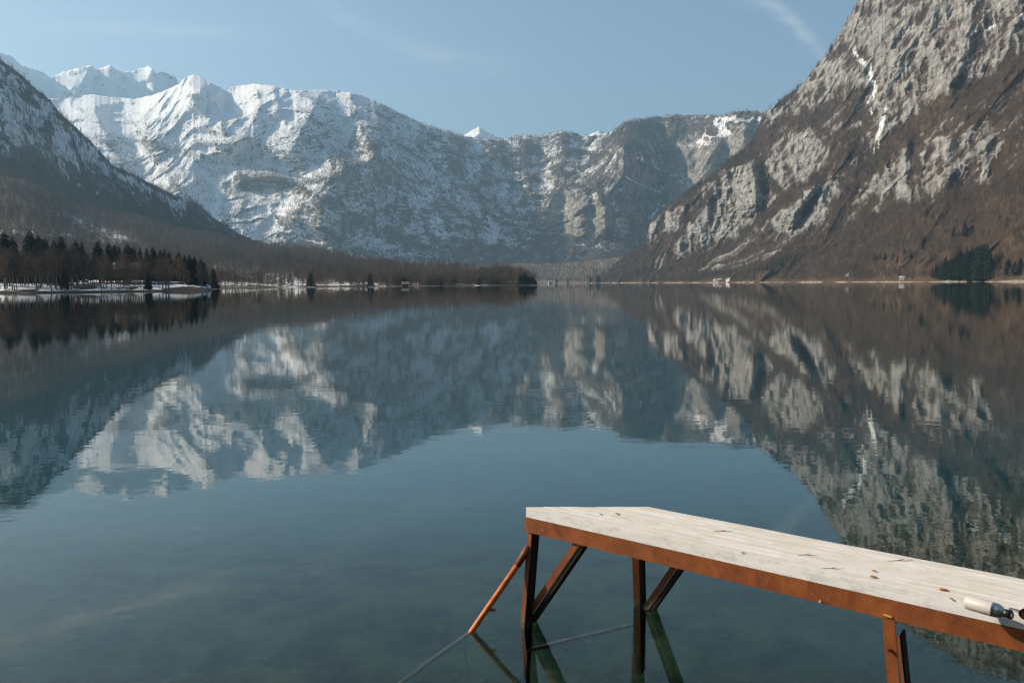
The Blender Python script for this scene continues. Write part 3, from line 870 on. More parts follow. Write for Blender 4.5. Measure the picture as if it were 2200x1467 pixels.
def conifer(h, rnd, tiers=17, per=11, width=.19, sub=True, pw=.78):
    T = MB(); Cc = MB()
    T.tube([(0, 0, 0), (0, 0, h * .5), (0, 0, h * .97)], [h * .013, h * .008, h * .002], 5, False)
    z0 = rnd.uniform(.06, .16)
    for i in range(tiers):
        f = i / (tiers - 1)
        z = h * (z0 + (1 - z0) * f ** .92)
        R = h * width * (1 - f) ** pw * rnd.uniform(.72, 1.15) + h * .008
        for j in range(per):
            a = j * 2 * math.pi / per + i * 1.3 + rnd.uniform(-.25, .25)
            r = R * rnd.uniform(.65, 1.12)
            d = Vector((math.cos(a), math.sin(a), 0)); s = Vector((-d.y, d.x, 0))
            dz = -r * rnd.uniform(.25, .5); ww = r * rnd.uniform(.20, .34) + .05
            p = Vector((0, 0, z + rnd.uniform(-.02, .02) * h)); tip = p + d * r + Vector((0, 0, dz)); mid = p + d * r * .55 + Vector((0, 0, dz * .35))
            Cc.add([p, mid - s * ww, tip, mid + s * ww], [(0, 1, 2), (0, 2, 3)])
            if sub:
                for q in (-1, 1):
                    c = p.lerp(tip, rnd.uniform(.4, .7)); e = (d + s * q * .9).normalized() * r * .4
                    Cc.add([c, c + e + Vector((0, 0, -r * .28)) - s * .05 * r, c + e * .6 + Vector((0, 0, -r * .05))], [(0, 1, 2)])
    Cc.add([(-.12 * 1, 0, h * .95), (.12, 0, h * .95), (0, 0, h * 1.01)], [(0, 1, 2)])
    return (T.v, T.f), (Cc.v, Cc.f)

rnd = random.Random(3)
# low-detail sources for the far woods (never linked to the scene themselves: only the woods' modifier reads them)
src = bpy.data.collections.new('wood_sources')


def join_src(name, tr, cr, mt, mc):
    vs = list(tr[0]) + list(cr[0]); b = len(tr[0])
    fs = list(tr[1]) + [tuple(i + b for i in f) for f in cr[1]]
    me = bpy.data.meshes.new(name); me.from_pydata(vs, [], fs)
    me.materials.append(mt); me.materials.append(mc)
    me.polygons.foreach_set('material_index', np.array([0] * len(tr[1]) + [1] * len(cr[1]), np.int32))
    o = bpy.data.objects.new(name, me); src.objects.link(o)
    return o
# collection info sorts children by name: a0..a3 bare, b0..b2 conifer
for k in range(4):
    t_, c_ = bare_tree(1.0 * 18, random.Random(40 + k), limbs=9, twigs=6, tw=.20, fine=False, stem=3)
    join_src('a%d' % k, t_, c_, BARK, TWIG)
for k in range(3):
    t_, c_ = conifer(18, random.Random(60 + k), tiers=8, per=6, width=.17, sub=False)
    join_src('b%d' % k, t_, c_, BARK, NEEDLE)
for k in range(3):
    t_, c_ = bare_tree(18, random.Random(80 + k), limbs=12, twigs=9, tw=.11, fine=False, stem=4)
    join_src('c%d' % k, t_, c_, BARK, TWIG)

ng = bpy.data.node_groups.new('wood', 'GeometryNodeTree')
ng.interface.new_socket('Geometry', in_out='INPUT', socket_type='NodeSocketGeometry')
ng.interface.new_socket('Geometry', in_out='OUTPUT', socket_type='NodeSocketGeometry')
gi = ng.nodes.new('NodeGroupInput'); go = ng.nodes.new('NodeGroupOutput')
ci = ng.nodes.new('GeometryNodeCollectionInfo'); ci.inputs['Collection'].default_value = src
ci.inputs['Separate Children'].default_value = True; ci.inputs['Reset Children'].default_value = True
ip = ng.nodes.new('GeometryNodeInstanceOnPoints'); ip.inputs['Pick Instance'].default_value = True


def named(n, ty):
    nd = ng.nodes.new('GeometryNodeInputNamedAttribute'); nd.data_type = ty; nd.inputs['Name'].default_value = n
    return nd
nv_, ni_, ns_ = named('rot', 'FLOAT_VECTOR'), named('idx', 'INT'), named('sc', 'FLOAT_VECTOR')
ng.links.new(gi.outputs[0], ip.inputs['Points']); ng.links.new(ci.outputs[0], ip.inputs['Instance'])
ng.links.new(ni_.outputs[0], ip.inputs['Instance Index']); ng.links.new(nv_.outputs[0], ip.inputs['Rotation']); ng.links.new(ns_.outputs[0], ip.inputs['Scale'])
ng.links.new(ip.outputs[0], go.inputs[0])

RG = np.random.default_rng(5)


def wood(name, pts, idx, sc, label):
    n = len(pts)
    me = bpy.data.meshes.new(name)
    me.vertices.add(n); me.vertices.foreach_set('co', np.asarray(pts, np.float32).reshape(-1))
    a = me.attributes.new('rot', 'FLOAT_VECTOR', 'POINT')
    a.data.foreach_set('vector', np.stack([RG.uniform(-.06, .06, n), RG.uniform(-.06, .06, n), RG.uniform(0, 6.28, n)], -1).astype(np.float32).reshape(-1))
    a = me.attributes.new('sc', 'FLOAT_VECTOR', 'POINT'); a.data.foreach_set('vector', np.asarray(sc, np.float32).reshape(-1))
    a = me.attributes.new('idx', 'INT', 'POINT'); a.data.foreach_set('value', np.asarray(idx, np.int32))
    o = bpy.data.objects.new(name, me); COL.objects.link(o)
    m = o.modifiers.new('wood', 'NODES'); m.node_group = ng
    tag(o, label, 'wood', kind='stuff')
    return o


def scatter(bn, count, hmin, hmax, dens_pow=1.0, xlim=(-250, 2400), hi=(), ymax=9999, wide=1.0):
    B = BODIES[bn]; V = B['V']
    e1 = V[1:, :-1] - V[:-1, :-1]; e2 = V[:-1, 1:] - V[:-1, :-1]
    ar = np.hypot(e1[..., 0] * e2[..., 1] - e1[..., 1] * e2[..., 0], 0)      # area in plan
    ar = np.abs(ar) + .15 * np.linalg.norm(np.cross(e1, e2), axis=-1)
    tr = B['mk']['tree'][:-1, :-1]
    vis = (B['X'][:-1, :-1] > xlim[0]) & (B['X'][:-1, :-1] < xlim[1]) & (V[:-1, :-1, 2] > (.5 if bn == 'wooded_hill' else 1.5))
    w_ = ar * np.clip(tr, 0, 1) ** dens_pow * vis
    if bn == 'wooded_hill':
        rr_ = np.hypot(V[:-1, :-1, 0], V[:-1, :-1, 1]); w_ = w_ * (1 + 5 * (rr_ < interp(B['X'][:-1, :-1], C_R0) * 1.3) * (B['X'][:-1, :-1] > 440))
    w_ = w_.reshape(-1); w_ /= w_.sum()
    c = RG.choice(len(w_), count, p=w_)
    i, j = np.divmod(c, V.shape[1] - 1)
    u, v = RG.random(count)[:, None], RG.random(count)[:, None]
    P_ = V[i, j] * (1 - u) * (1 - v) + V[i + 1, j] * u * (1 - v) + V[i, j + 1] * (1 - u) * v + V[i + 1, j + 1] * u * v
    P_[:, 2] -= .8
    con = RG.random(count) < B['mk']['conifer'][i, j]
    idx = np.where(con, 4 + RG.integers(0, 3, count), RG.integers(0, 4, count))
    h = RG.uniform(hmin, hmax, count) / 18 * np.where(con, 1.15, 1.0)
    if bn == 'wooded_hill': h = h * np.clip(np.hypot(P_[:, 0], P_[:, 1]) / 1150, .6, 1)
    sc = np.stack([h * wide, h * wide, h], -1)
    return P_, idx, sc, B['X'][i, j], B['Y'][i, j]

p_, i_, s_, x_, y_ = scatter('cliff_mountain', 60000, 8, 17, xlim=(1240, 2500))
wood('wood', p_, i_, s_, 'brown leafless woods covering the slopes of the rocky right-hand mountain')
p_, i_, s_, x_, y_ = scatter('wooded_hill', 17000, 13, 20, xlim=(-250, 1156))
nearm = np.hypot(p_[:, 0], p_[:, 1]) < 1100
i_ = np.where(nearm & (i_ < 4), 7 + i_ % 3, i_)
wood('wood', p_, i_, s_, 'brown leafless woods over the low hill along the left shore')
p_, i_, s_, x_, y_ = scatter('shaded_mountain', 26000, 12, 20, xlim=(-200, 620))
wood('wood', p_, i_, s_, 'dark woods on the shaded snow-streaked mountain at left')
p_, i_, s_, x_, y_ = scatter('snowy_mountain', 95000, 12, 20, xlim=(-50, 1720))
wood('wood', p_, i_, s_, 'sparse woods dotting the snowy central mountain')
p_, i_, s_, x_, y_ = scatter('valley_rise', 14000, 12, 19, xlim=(700, 1600))
wood('wood', p_, i_, s_, 'brown woods on the low rise at the head of the lake')

# individually placed trees ---------------------------------------------------
def tree_proto(kind, k):
    r = random.Random(100 + k + (50 if kind == 'conifer_tree' else 0))
    if kind == 'bare_tree':
        t_, c_ = bare_tree(20, r, limbs=20, twigs=10, tw=.085, fine=True, spread=.27)
        return mesh_from('trunk', *t_, BARK), mesh_from('crown', *c_, TWIG)
    t_, c_ = conifer(20, r, tiers=34, per=12, width=r.uniform(.17, .25), pw=.58)
    return mesh_from('trunk', *t_, BARK), mesh_from('crown', *c_, NEEDLE)
PROTO = {k: [tree_proto(k, i) for i in range(7 if k == 'bare_tree' else 5)] for k in ('bare_tree', 'conifer_tree')}


def put_tree(kind, loc, h, label, group, wid=1.0, cat=None):
    tm, cm = PROTO[kind][rnd.randrange(len(PROTO[kind]))]
    o = empty(kind, loc, rnd.uniform(0, 6.28)); s = h / 20
    o.scale = (s * wid, s * wid, s)
    tag(o, label, cat or 'tree', group)
    a = bpy.data.objects.new('trunk', tm); COL.objects.link(a); a.parent = o
    b = bpy.data.objects.new('crown', cm); COL.objects.link(b); b.parent = o
    return o


def ground_z(x, y):
    a = math.atan2(x, y); r = math.hypot(x, y)
    px = 1100 + F * math.tan(max(-1.2, min(1.2, a)))
    s = float(shore_r(np.array(px)))
    dd = r - s
    return (max(0, min(dd * .09, 2.6)) + max(0, min((dd - 30) * .03, 4))) if r < 450 else max(0, min(dd * .03, .6))


def at_px(px, dist, z=None):
    d = px_dir(px, 600.0); a = math.atan2(d[0], d[1])
    x, y = math.sin(a) * dist, math.cos(a) * dist
    return (x, y, (ground_z(x, y) - .3) if z is None else z)


def h_for(px, ytop, dist, z0=1.0):
    """tree height so that its tip stands at photo row ytop"""
    return (hor(px) - ytop) / F * dist * math.cos(math.atan((px - 1100) / F)) + H - z0

# headland wood at left: front row by column with crown-top profile from the photo
TOP = [(-200, 520), (0, 535), (60, 530), (140, 530), (200, 540), (260, 545), (300, 548), (340, 552), (380, 552), (420, 560), (450, 580), (460, 600)]
n_ind = 0
for k in range(232):
    px = rnd.uniform(-60, 455) if k > 70 else rnd.uniform(0, 450)
    s0 = float(shore_r(np.array(px)))
    dist = s0 + rnd.uniform(5, 95) * (1 if k > 70 else .35)
    if px > 400: dist = s0 + rnd.uniform(5, 40)
    top = float(interp(px, TOP)) + rnd.uniform(-4, 30)
    loc = at_px(px, dist)
    h = h_for(px, top, dist, loc[2])
    if h < 4: continue
    where = 'at the left edge of the headland wood' if px < 120 else ('in the middle of the snowy headland wood' if px < 300 else 'near the snowy tip of the headland wood')
    row = 'brown leafless tree at the water side ' if dist - s0 < 35 else 'brown leafless tree standing farther back '
    put_tree('bare_tree', loc, h, row + where, 'bare trees of the left headland wood', wid=rnd.uniform(.8, 1.1))
# dark conifers rising from that wood: column, tip row
for i, (px, ty, wd) in enumerate([(14, 496, 1.1), (32, 508, 1.0), (68, 495, 1.25), (87, 505, 1), (100, 512, 1.1), (120, 516, 1.1), (135, 507, 1.2), (166, 516, 1), (179, 519, 1.1), (213, 518, 1.2), (236, 522, 1), (249, 526, 1.4), (258, 530, 1.3), (277, 525, 1.4),
                                  (289, 530, 1.3), (303, 532, 1), (318, 533, 1.1), (331, 531, 1.1), (346, 536, 1), (355, 535, 1.1), (364, 541, 1.1), (385, 541, 1.2), (398, 548, 1), (408, 547, 1.1), (419, 551, 1.2), (433, 556, 1.2), (441, 562, 1.1), (138, 575, 1.1), (318, 580, 1.0)]):
    s0 = float(shore_r(np.array(px)))
    dist = s0 + rnd.uniform(45, 85) if px < 400 else s0 + rnd.uniform(20, 35)
    if ty > 570: dist = s0 + 10
    loc = at_px(px, dist)
    nm = ['tall', 'slender', 'broad', 'ragged'][i % 4]
    side = 'left part' if px < 130 else ('middle' if px < 290 else 'right part')
    put_tree('conifer_tree', loc, h_for(px, ty, dist, loc[2]), '%s dark conifer rising from the %s of the headland wood' % (nm, side), 'conifers of the left headland wood', wid=wd)
# conifers on the right-hand slope
Bm = BODIES['cliff_mountain']


def on_body(px, py, bn='cliff_mountain'):
    B = BODIES[bn]
    i = int(np.argmin(np.abs(B['X'][:, 0] - px))); j = int(np.argmin(np.abs(B['Y'][i] - py)))
    return B['V'][i, j], B['D'][i, j]
for i, (px, yb_, yt) in enumerate([(2024, 600, 560), (2030, 600, 549), (2037, 600, 556), (2044, 600, 551), (2051, 601, 548), (2058, 600, 538), (2063, 601, 537), (2068, 600, 541), (2075, 601, 533), (2080, 600, 536), (2086, 602, 531), (2092, 600, 534), (2097, 601, 529), (2103, 602, 526),
                                   (2108, 600, 525), (2114, 602, 523), (2119, 601, 526), (2124, 600, 536), (2011, 600, 568), (2003, 598, 574), (2017, 600, 566), (2112, 604, 560), (2084, 604, 565)]):
    v, D_ = on_body(px, yb_)
    put_tree('conifer_tree', (v[0], v[1], v[2] - .5), (yb_ - yt) / F * D_ * .88, 'tall dark conifer in the dense clump on the right shore', 'conifers of the clump on the right shore', wid=.85)
for i, (px, yb_, yt) in enumerate([(1864, 542, 530), (1881, 563, 548), (1890, 558, 546), (1902, 560, 544), (1920, 556, 542), (1929, 562, 549), (1943, 545, 533), (1957, 557, 540), (1971, 546, 537), (1985, 536, 512), (1996, 524, 508), (2048, 512, 492), (2071, 505, 480), (2078, 508, 490), (2088, 508, 484),
                                   (2148, 474, 462), (2166, 488, 470), (2172, 462, 455), (1879, 560, 552), (1765, 548, 538), (1832, 522, 514), (1854, 516, 510), (1795, 530, 520), (1990, 458, 449), (2003, 470, 460), (1925, 500, 492), (1910, 512, 503), (2150, 578, 568), (2165, 590, 560), (2180, 592, 565), (2192, 590, 558)]):
    v, D_ = on_body(px, yb_)
    where = 'low' if yb_ > 530 else 'high'
    size = 'larger' if yb_ - yt > 15 else 'small'
    put_tree('conifer_tree', (v[0], v[1], v[2] - .5), (yb_ - yt) / F * D_ * 1.0, '%s lone dark conifer standing %s on the brown right-hand slope' % (size, where), 'lone conifers on the right-hand slope', wid=1.15)
for i in range(70):
    px = 458 + 690 * rnd.random() ** 1.25
    dist = float(shore_r(np.array(px))) * rnd.uniform(1.02, 1.22)
    tip = float(interp(px, [(456, 578), (600, 582), (800, 590), (1110, 599)])) + rnd.uniform(-6, 8)
    kd = 'conifer_tree' if rnd.random() < .09 else 'bare_tree'
    size = 'taller' if tip < 588 else 'shorter'
    part_ = 'nearer half' if px < 780 else 'farther half'
    put_tree(kd, at_px(px, dist, .2), h_for(px, tip, dist, .2), '%s %s by the water on the %s of the long left shore' % (size, 'dark conifer' if kd == 'conifer_tree' else 'brown leafless tree', part_), 'waterside trees of the long left shore', wid=rnd.uniform(1.1, 1.5))
# a few trees on the flat head of the lake
for i, (px, h, kd) in enumerate([(1178, 20, 'bare_tree'), (1196, 17, 'conifer_tree'), (1203, 15, 'bare_tree'), (1220, 16, 'conifer_tree'), (1226, 17, 'bare_tree'), (1246, 14, 'bare_tree'), (1268, 26, 'conifer_tree'), (1284, 28, 'conifer_tree'), (1288, 24, 'conifer_tree'), (1299, 22, 'bare_tree')]):
    put_tree(kd, at_px(px, 2760 + rnd.uniform(0, 60), 1.0), h, ('round brown tree' if kd == 'bare_tree' else 'dark conifer') + ' on the flat snowy shore at the head of the lake', 'trees at the head of the lake', wid=1.8 if kd == 'bare_tree' else 1.3)
# conifers at the wooded point that ends the left shore
for i, px in enumerate([1118, 1126, 1131, 1137, 1143, 1147, 1151]):
    put_tree('conifer_tree', at_px(px, 770 + (i % 3) * 8, .6), [10, 12, 9, 8, 9, 6.5, 4.5][i] * 1.05, 'dark conifer at the tip of the long wooded point', 'conifers at the tip of the wooded point', wid=1.5)

# ------------------------------------------------------------------ houses
WALL = plain('house_wall', (.45, .42, .37), .9, .1)
ROOF = plain('house_roof', (.22, .17, .14), .9, .1)
ROOFS = plain('snowy_roof', (.42, .42, .42), .9, .1)
WOODW = plain('house_timber', (.13, .08, .05), .9, .1)
GLASSD = plain('window_glass', (.02, .025, .03), .15, .5)


def house(loc, rz, L, Wd, hw, hr, wall, roof, label, nwin=4):
    o = empty('house', loc, rz); tag(o, label, 'house')
    m = MB()
    m.add([(-L / 2, -Wd / 2, -1), (L / 2, -Wd / 2, -1), (L / 2, Wd / 2, -1), (-L / 2, Wd / 2, -1), (-L / 2, -Wd / 2, hw), (L / 2, -Wd / 2, hw), (L / 2, Wd / 2, hw), (-L / 2, Wd / 2, hw), (-L / 2, 0, hw + hr), (L / 2, 0, hw + hr)],
          [(0, 1, 5, 4), (1, 2, 6, 9, 5), (2, 3, 7, 6), (3, 0, 4, 8, 7), (0, 3, 2, 1)])
    m.build('wall', wall, o)
    m = MB(); k = hr / (Wd / 2); e = .7; t = .25
    for s in (-1, 1):
        m.add([(-L / 2 - e, s * (Wd / 2 + e), hw - k * e + .03), (L / 2 + e, s * (Wd / 2 + e), hw - k * e + .03), (L / 2 + e, 0, hw + hr + .03), (-L / 2 - e, 0, hw + hr + .03),
               (-L / 2 - e, s * (Wd / 2 + e), hw - k * e + t), (L / 2 + e, s * (Wd / 2 + e), hw - k * e + t), (L / 2 + e, 0, hw + hr + t), (-L / 2 - e, 0, hw + hr + t)],
              [(0, 1, 2, 3), (4, 5, 6, 7), (0, 1, 5, 4), (0, 3, 7, 4), (1, 2, 6, 5)])
    m.build('roof', roof, o)
    for i in range(nwin):
        x = -L / 2 + L * (i + .5) / nwin
        m = MB(); m.box((x, -Wd / 2 - .03, hw * .55), (1, 0, 0), (0, 1, 0), (0, 0, 1), L / nwin * .2, .05, hw * .2)
        m.build('window', GLASSD, o)
    return o
lc = at_px(274, 372); house((lc[0], lc[1], lc[2] + 3.5), .35, 9, 7, 3.2, 2.4, WOODW, ROOFS, 'timber house with pale snowy roof among the trees of the headland', 3)
lc = at_px(1182, 2790, 1.4); house(lc, .3, 14, 9, 5, 3.5, WALL, ROOFS, 'small white house on the snowy flat at the head of the lake', 3)
lc = on_body(1548, 603)[0]; house((lc[0], lc[1], max(lc[2], 2)), -.5, 15, 7, 2.6, 2.4, WOODW, ROOFS, 'long pale building with a snowy roof low on the far right shore', 6)
lc = on_body(1940, 600)[0]; house((lc[0], lc[1], max(lc[2], 2)), -.7, 9, 6, 3, 2.2, WALL, ROOFS, 'pale house with a light roof by the waterline of the right shore', 3)
lc = at_px(870, 700); house(lc, .2, 5, 4, 2.0, 1.5, WOODW, ROOF, 'small brown hut by the water among the trees of the left shore', 2)

# ------------------------------------------------------------------ jetty
ZT = .84
P0 = on_plane(1128, 1088, ZT); P1 = on_plane(1392, 1088, ZT)
b_ = Vector((.779, -.627, 0)).normalized()                     # along the deck, towards land
n_ = Vector((-b_.y, b_.x, 0)).normalized()                     # across the deck, towards its far side
if n_.y < 0: n_ = -n_
up = Vector((0, 0, 1))
WD = (P1 - P0).dot(n_)
SK = (P1 - P0).dot(b_) / WD                                    # skew of the cut end
LEN = 7.5
TH = .072

jm, jt, jb = material('weathered_white_boards')
tcn = jt.n('ShaderNodeTexCoord')
uv = tcn.outputs['Object']
st = jt.v('MULTIPLY', uv, (2.2, 34.0, 34.0)); ng1 = jt.noise(st, 1.0, 6, .65, .4)
st2 = jt.v('MULTIPLY', uv, (7, 22, 22)); ng2 = jt.noise(st2, 1.0, 5, .7)
ng3 = jt.noise(jt.v('MULTIPLY', uv, (1, 3, 3)), 1.3, 4, .6)
oij = jt.n('ShaderNodeObjectInfo'); rj = oij.outputs['Random']
blot = jt.noise(jt.v('MULTIPLY', uv, (6, 14, 14)), 1.0, 6, .75)
c = jt.mix(jt.ramp(ng1, .35, .65), (.60, .545, .47), (.70, .655, .585))
c = jt.mix(jt.m('MULTIPLY', jt.ramp(blot, .42, .62), .85), c, (.76, .745, .72))
c = jt.mix(jt.m('MULTIPLY', rj, .35), c, (.50, .44, .36))
c = jt.mix(jt.m('MULTIPLY', jt.ramp(ng3, .5, .7), .45), c, (.56, .47, .36))
c = jt.mix(jt.m('MULTIPLY', jt.ramp(ng2, .65, .73), .7), c, (.20, .13, .07))
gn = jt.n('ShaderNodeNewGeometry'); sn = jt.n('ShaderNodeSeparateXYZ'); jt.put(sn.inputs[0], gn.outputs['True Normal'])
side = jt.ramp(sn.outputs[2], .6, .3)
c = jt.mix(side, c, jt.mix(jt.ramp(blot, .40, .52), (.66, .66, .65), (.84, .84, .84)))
jt.put(jb.inputs['Base Color'], c)
jb.inputs['Roughness'].default_value = .8; jb.inputs['Specular IOR Level'].default_value = .2
jt.put(jb.inputs['Normal'], bump(jt, jt.m('ADD', ng1, ng2), .5, .004))

DARK = plain('shade_toned_steel', (.018, .013, .010), .7, .2, var=.4, scale=12)  # near-black colour stands in for shade on the webs and brace undersides
rm_, rt_, rb_ = material('rusty_steel')
P = rt_.pos()
a1 = rt_.noise(rt_.v('MULTIPLY', P, (1, 1, .55)), 9, 7, .72, .6); a2 = rt_.noise(P, 38, 4, .7); a3 = rt_.noise(P, 2.2, 3, .6)
c = rt_.mix(rt_.ramp(a1, .35, .65), (.155, .044, .016), (.31, .098, .029))
c = rt_.mix(rt_.m('MULTIPLY', rt_.ramp(a3, .5, .68), .5), c, (.125, .042, .018))
c = rt_.mix(rt_.m('MULTIPLY', rt_.ramp(a2, .63, .70), .7), c, (.42, .19, .08))
zp = rt_.n('ShaderNodeSeparateXYZ'); rt_.put(zp.inputs[0], P)
wet = rt_.m('ADD', zp.outputs[2], rt_.m('MULTIPLY', rt_.m('SUBTRACT', a1, .5), .16))
c = rt_.mix(rt_.ramp(wet, .13, .03), c, rt_.mix(rt_.ramp(a2, .4, .6), (.05, .035, .022), (.17, .14, .085)))
rt_.put(rb_.inputs['Base Color'], c)
rb_.inputs['Roughness'].default_value = .55; rb_.inputs['Specular IOR Level'].default_value = .35
rt_.put(rb_.inputs['Normal'], bump(rt_, a2, .4, .002))
PIPE = plain('orange_pipe', (.62, .17, .035), .5, .35, var=.3, scale=14)
pm = PIPE.node_tree; pt = NT(pm); pb = pm.nodes['Principled BSDF']
zp = pt.n('ShaderNodeSeparateXYZ'); pt.put(zp.inputs[0], pt.pos())
old = pb.inputs['Base Color'].links[0].from_socket
wet = pt.m('ADD', zp.outputs[2], pt.m('MULTIPLY', pt.m('SUBTRACT', pt.noise(pt.pos(), 16, 4), .5), .3))
pt.put(pb.inputs['Base Color'], pt.mix(pt.ramp(wet, .06, -.02), old, (.22, .20, .13)))

jet = empty('jetty', (P0.x, P0.y, 0)); tag(jet, 'white boarded jetty on a rusty orange steel frame standing in the lake', 'jetty')
J0 = Vector((P0.x, P0.y, 0))


def L_(p): return Vector(p) - J0                               # world to jetty space


NB = 7
bw = WD / NB
for k in range(NB):
    # one board: local x along b_, y across; skewed end
    m = MB()
    y0, y1 = k * bw + (0 if k == 0 else .0015), (k + 1) * bw - (0 if k == NB - 1 else .0015)
    e = rnd.uniform(-.011, .011)
    segs = 24
    vs = []; fs = []
    for s in range(segs + 1):
        t = s / segs
        for (yy, zz) in ((y0, -TH), (y0, -.003), (y0 + .002, 0), (y1 - .002, 0), (y1, -.003), (y1, -TH)):
            x0 = yy * SK + e + (.008 if zz == 0 and s == 0 else 0)
            wob_ = (rnd.uniform(-.0022, .0022) if zz > -TH else 0)
            vs.append((x0 + (LEN - x0) * t, yy + (wob_ if yy in (y0,) and k == 0 else 0), zz + wob_ * .6))
    for s in range(segs):
        for q in range(6):
            a = s * 6 + q; b2 = s * 6 + (q + 1) % 6
            fs.append((a, b2, b2 + 6, a + 6))
    fs.append(tuple(range(5, -1, -1))); fs.append(tuple(segs * 6 + q for q in range(6)))
    m.add(vs, fs)
    o = m.build('board', jm, jet)
    o.location = (0, 0, ZT); o.rotation_euler = (0, 0, math.atan2(b_.y, b_.x))

BH = .104                                                       # beam height
zb = ZT - TH - .002


def channel(p, q, side, name='beam'):
    """C-section beam: web on the outer side, flanges inward"""
    m = MB(); d = (q - p)
    m.bar(p - up * BH / 2, q - up * BH / 2, side, .007, BH)
    for z in (-.0045, -BH + .0045):
        m.bar(p - side * .030 + up * z, q - side * .030 + up * z, side, .052, .008)
    return m.build(name, rm_, jet)
o0 = P0.copy(); o0.z = zb
channel(L_(o0 - b_ * .004 + n_ * .002), L_(o0 + b_ * LEN), -n_)
p1 = P1.copy(); p1.z = zb
channel(L_(p1 - n_ * .002), L_(Vector((P0.x, P0.y, zb)) + n_ * (WD - .002) + b_ * LEN), n_)
m = MB(); m.bar(L_(o0 + n_ * .03 - up * BH / 2 + b_ * .02), L_(p1 - n_ * .03 - up * BH / 2 + b_ * .02), up, BH, .008); m.build('end_beam', rm_, jet)
for t in (1.3, 2.6, 4.0, 5.6):
    m = MB(); q0 = Vector((P0.x, P0.y, zb)) + b_ * t
    m.bar(L_(q0 + n_ * .06 - up * .05), L_(q0 + n_ * (WD - .06) - up * .05), up, .08, .05); m.build('crossbeam', rm_, jet)

zu = zb - BH


def leg_at(px_top, py_top, base_px, base_py, base_z=0.0, top_xy=None, sx=.034, sy=.088, deep=-1.35):
    """I-section leg; passes a point at the waterline, top under the beam, carried on to the lake bed"""
    b0 = on_plane(base_px, base_py, 0.0)
    t0 = Vector((top_xy[0], top_xy[1], zu))
    d = (b0 - t0); bot = b0 + d * (-deep / max(.2, (t0.z - b0.z)))
    bot = b0 + Vector((d.x, d.y, 0)) * (.5) + Vector((0, 0, deep))
    m = MB(); m2 = MB()                                         # outer flange; web and inner flange
    for (p, q) in ((t0, b0), (b0, bot)):
        m2.bar(L_(p - n_ * sy / 2), L_(q - n_ * sy / 2), b_, sx, .008)
        m.bar(L_(p + n_ * sy / 2), L_(q + n_ * sy / 2), b_, sx, .008)
        m.bar(L_(p + b_ * (sx / 2 - .006)), L_(q + b_ * (sx / 2 - .006)), b_, .007, sy - .010)
    lo = m2.build('leg', rm_, jet)
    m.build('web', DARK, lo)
    return lo, t0, b0, bot

q1 = Vector((P0.x, P0.y, 0)) + b_ * .035 + n_ * .055
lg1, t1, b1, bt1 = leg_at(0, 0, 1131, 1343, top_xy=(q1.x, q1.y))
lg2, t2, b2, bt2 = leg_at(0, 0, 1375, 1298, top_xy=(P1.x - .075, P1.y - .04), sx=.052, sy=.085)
q3 = Vector((P0.x, P0.y, 0)) + b_ * 2.37 + n_ * .05
t3w = Vector((q3.x, q3.y, zu)); b3 = q3 + Vector((.06, -.02, 0)); bt3 = q3 + Vector((.12, -.04, -1.2))
m = MB()
for (p, q) in ((t3w, b3), (b3, bt3)):
    m.bar(L_(p - n_ * .045), L_(q - n_ * .045), b_, .060, .009)
m.build('leg', rm_, jet)
m = MB()
tt = t3w + b_ * .036 - up * .075
for (p, q) in ((tt, b3 + b_ * .045), (b3 + b_ * .045, bt3 + b_ * .045)):
    m.bar(L_(p + b_ * .012 - n_ * .045), L_(q + b_ * .012 - n_ * .045), b_, .014, .008)
lg = m.build('leg_stiffener', rm_, jet)
m = MB()
for (p, q) in ((tt, b3 + b_ * .045), (b3 + b_ * .045, bt3 + b_ * .045)):
    m.bar(L_(p + b_ * .020 + n_ * .005), L_(q + b_ * .020 + n_ * .005), b_, .010, .085)
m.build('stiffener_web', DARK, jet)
q4 = Vector((P0.x, P0.y, 0)) + b_ * 3.5 + n_ * (WD - .05)
m = MB(); m.bar(L_(Vector((q4.x, q4.y, zu))), L_(Vector((q4.x, q4.y, -1.2))), b_, .075, .06); m.build('leg', rm_, jet)
for s in (0, 1):
    q5 = Vector((P0.x, P0.y, 0)) + b_ * 5.2 + n_ * (.05 + s * (WD - .1))
    m = MB(); m.bar(L_(Vector((q5.x, q5.y, zu))), L_(Vector((q5.x, q5.y, -1.0))), b_, .075, .06); m.build('leg', rm_, jet)

# braces: L-section bars in the plane of each side
def brace(p, q, side, w1=.044, w2=.05):
    m = MB(); d = (q - p).normalized()
    m.bar(L_(p), L_(q), side, .008, w1)
    nn = d.cross(side).normalized()
    if nn.z > 0: nn = -nn
    bo_ = m.build('brace', rm_, jet)
    m = MB(); c_ = nn * (w1 / 2 + .018) - side * .006
    m.bar(L_(p + c_), L_(q + c_), side, .006, .030)  # dark strip in the brace plane, painting its shaded underside
    m.bar(L_(p + nn * (w1 / 2 + .034) - side * (w2 / 2 + .01)), L_(q + nn * (w1 / 2 + .034) - side * (w2 / 2 + .01)), side, w2, .006)
    m.build('shade_flange', DARK, bo_)
    return bo_


def on_side(px, py, off):
    """point where the photo ray meets the vertical plane through the near side of the deck"""
    d = px_dir(px, py); d = Vector((float(d[0]), float(d[1]), float(d[2]))); o = Vector((0, 0, H))
    pp = Vector((P0.x, P0.y, 0)) + n_ * off
    t = (pp - o).dot(n_) / d.dot(n_)
    return o + d * t
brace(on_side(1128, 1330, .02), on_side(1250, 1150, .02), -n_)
brace(b2 + b_ * .03 + Vector((0, 0, -.05)) + n_ * -.02, Vector((P0.x, P0.y, zu + .03)) + n_ * (WD - .02) + b_ * (SK * WD + .36), -n_, .042, .045)

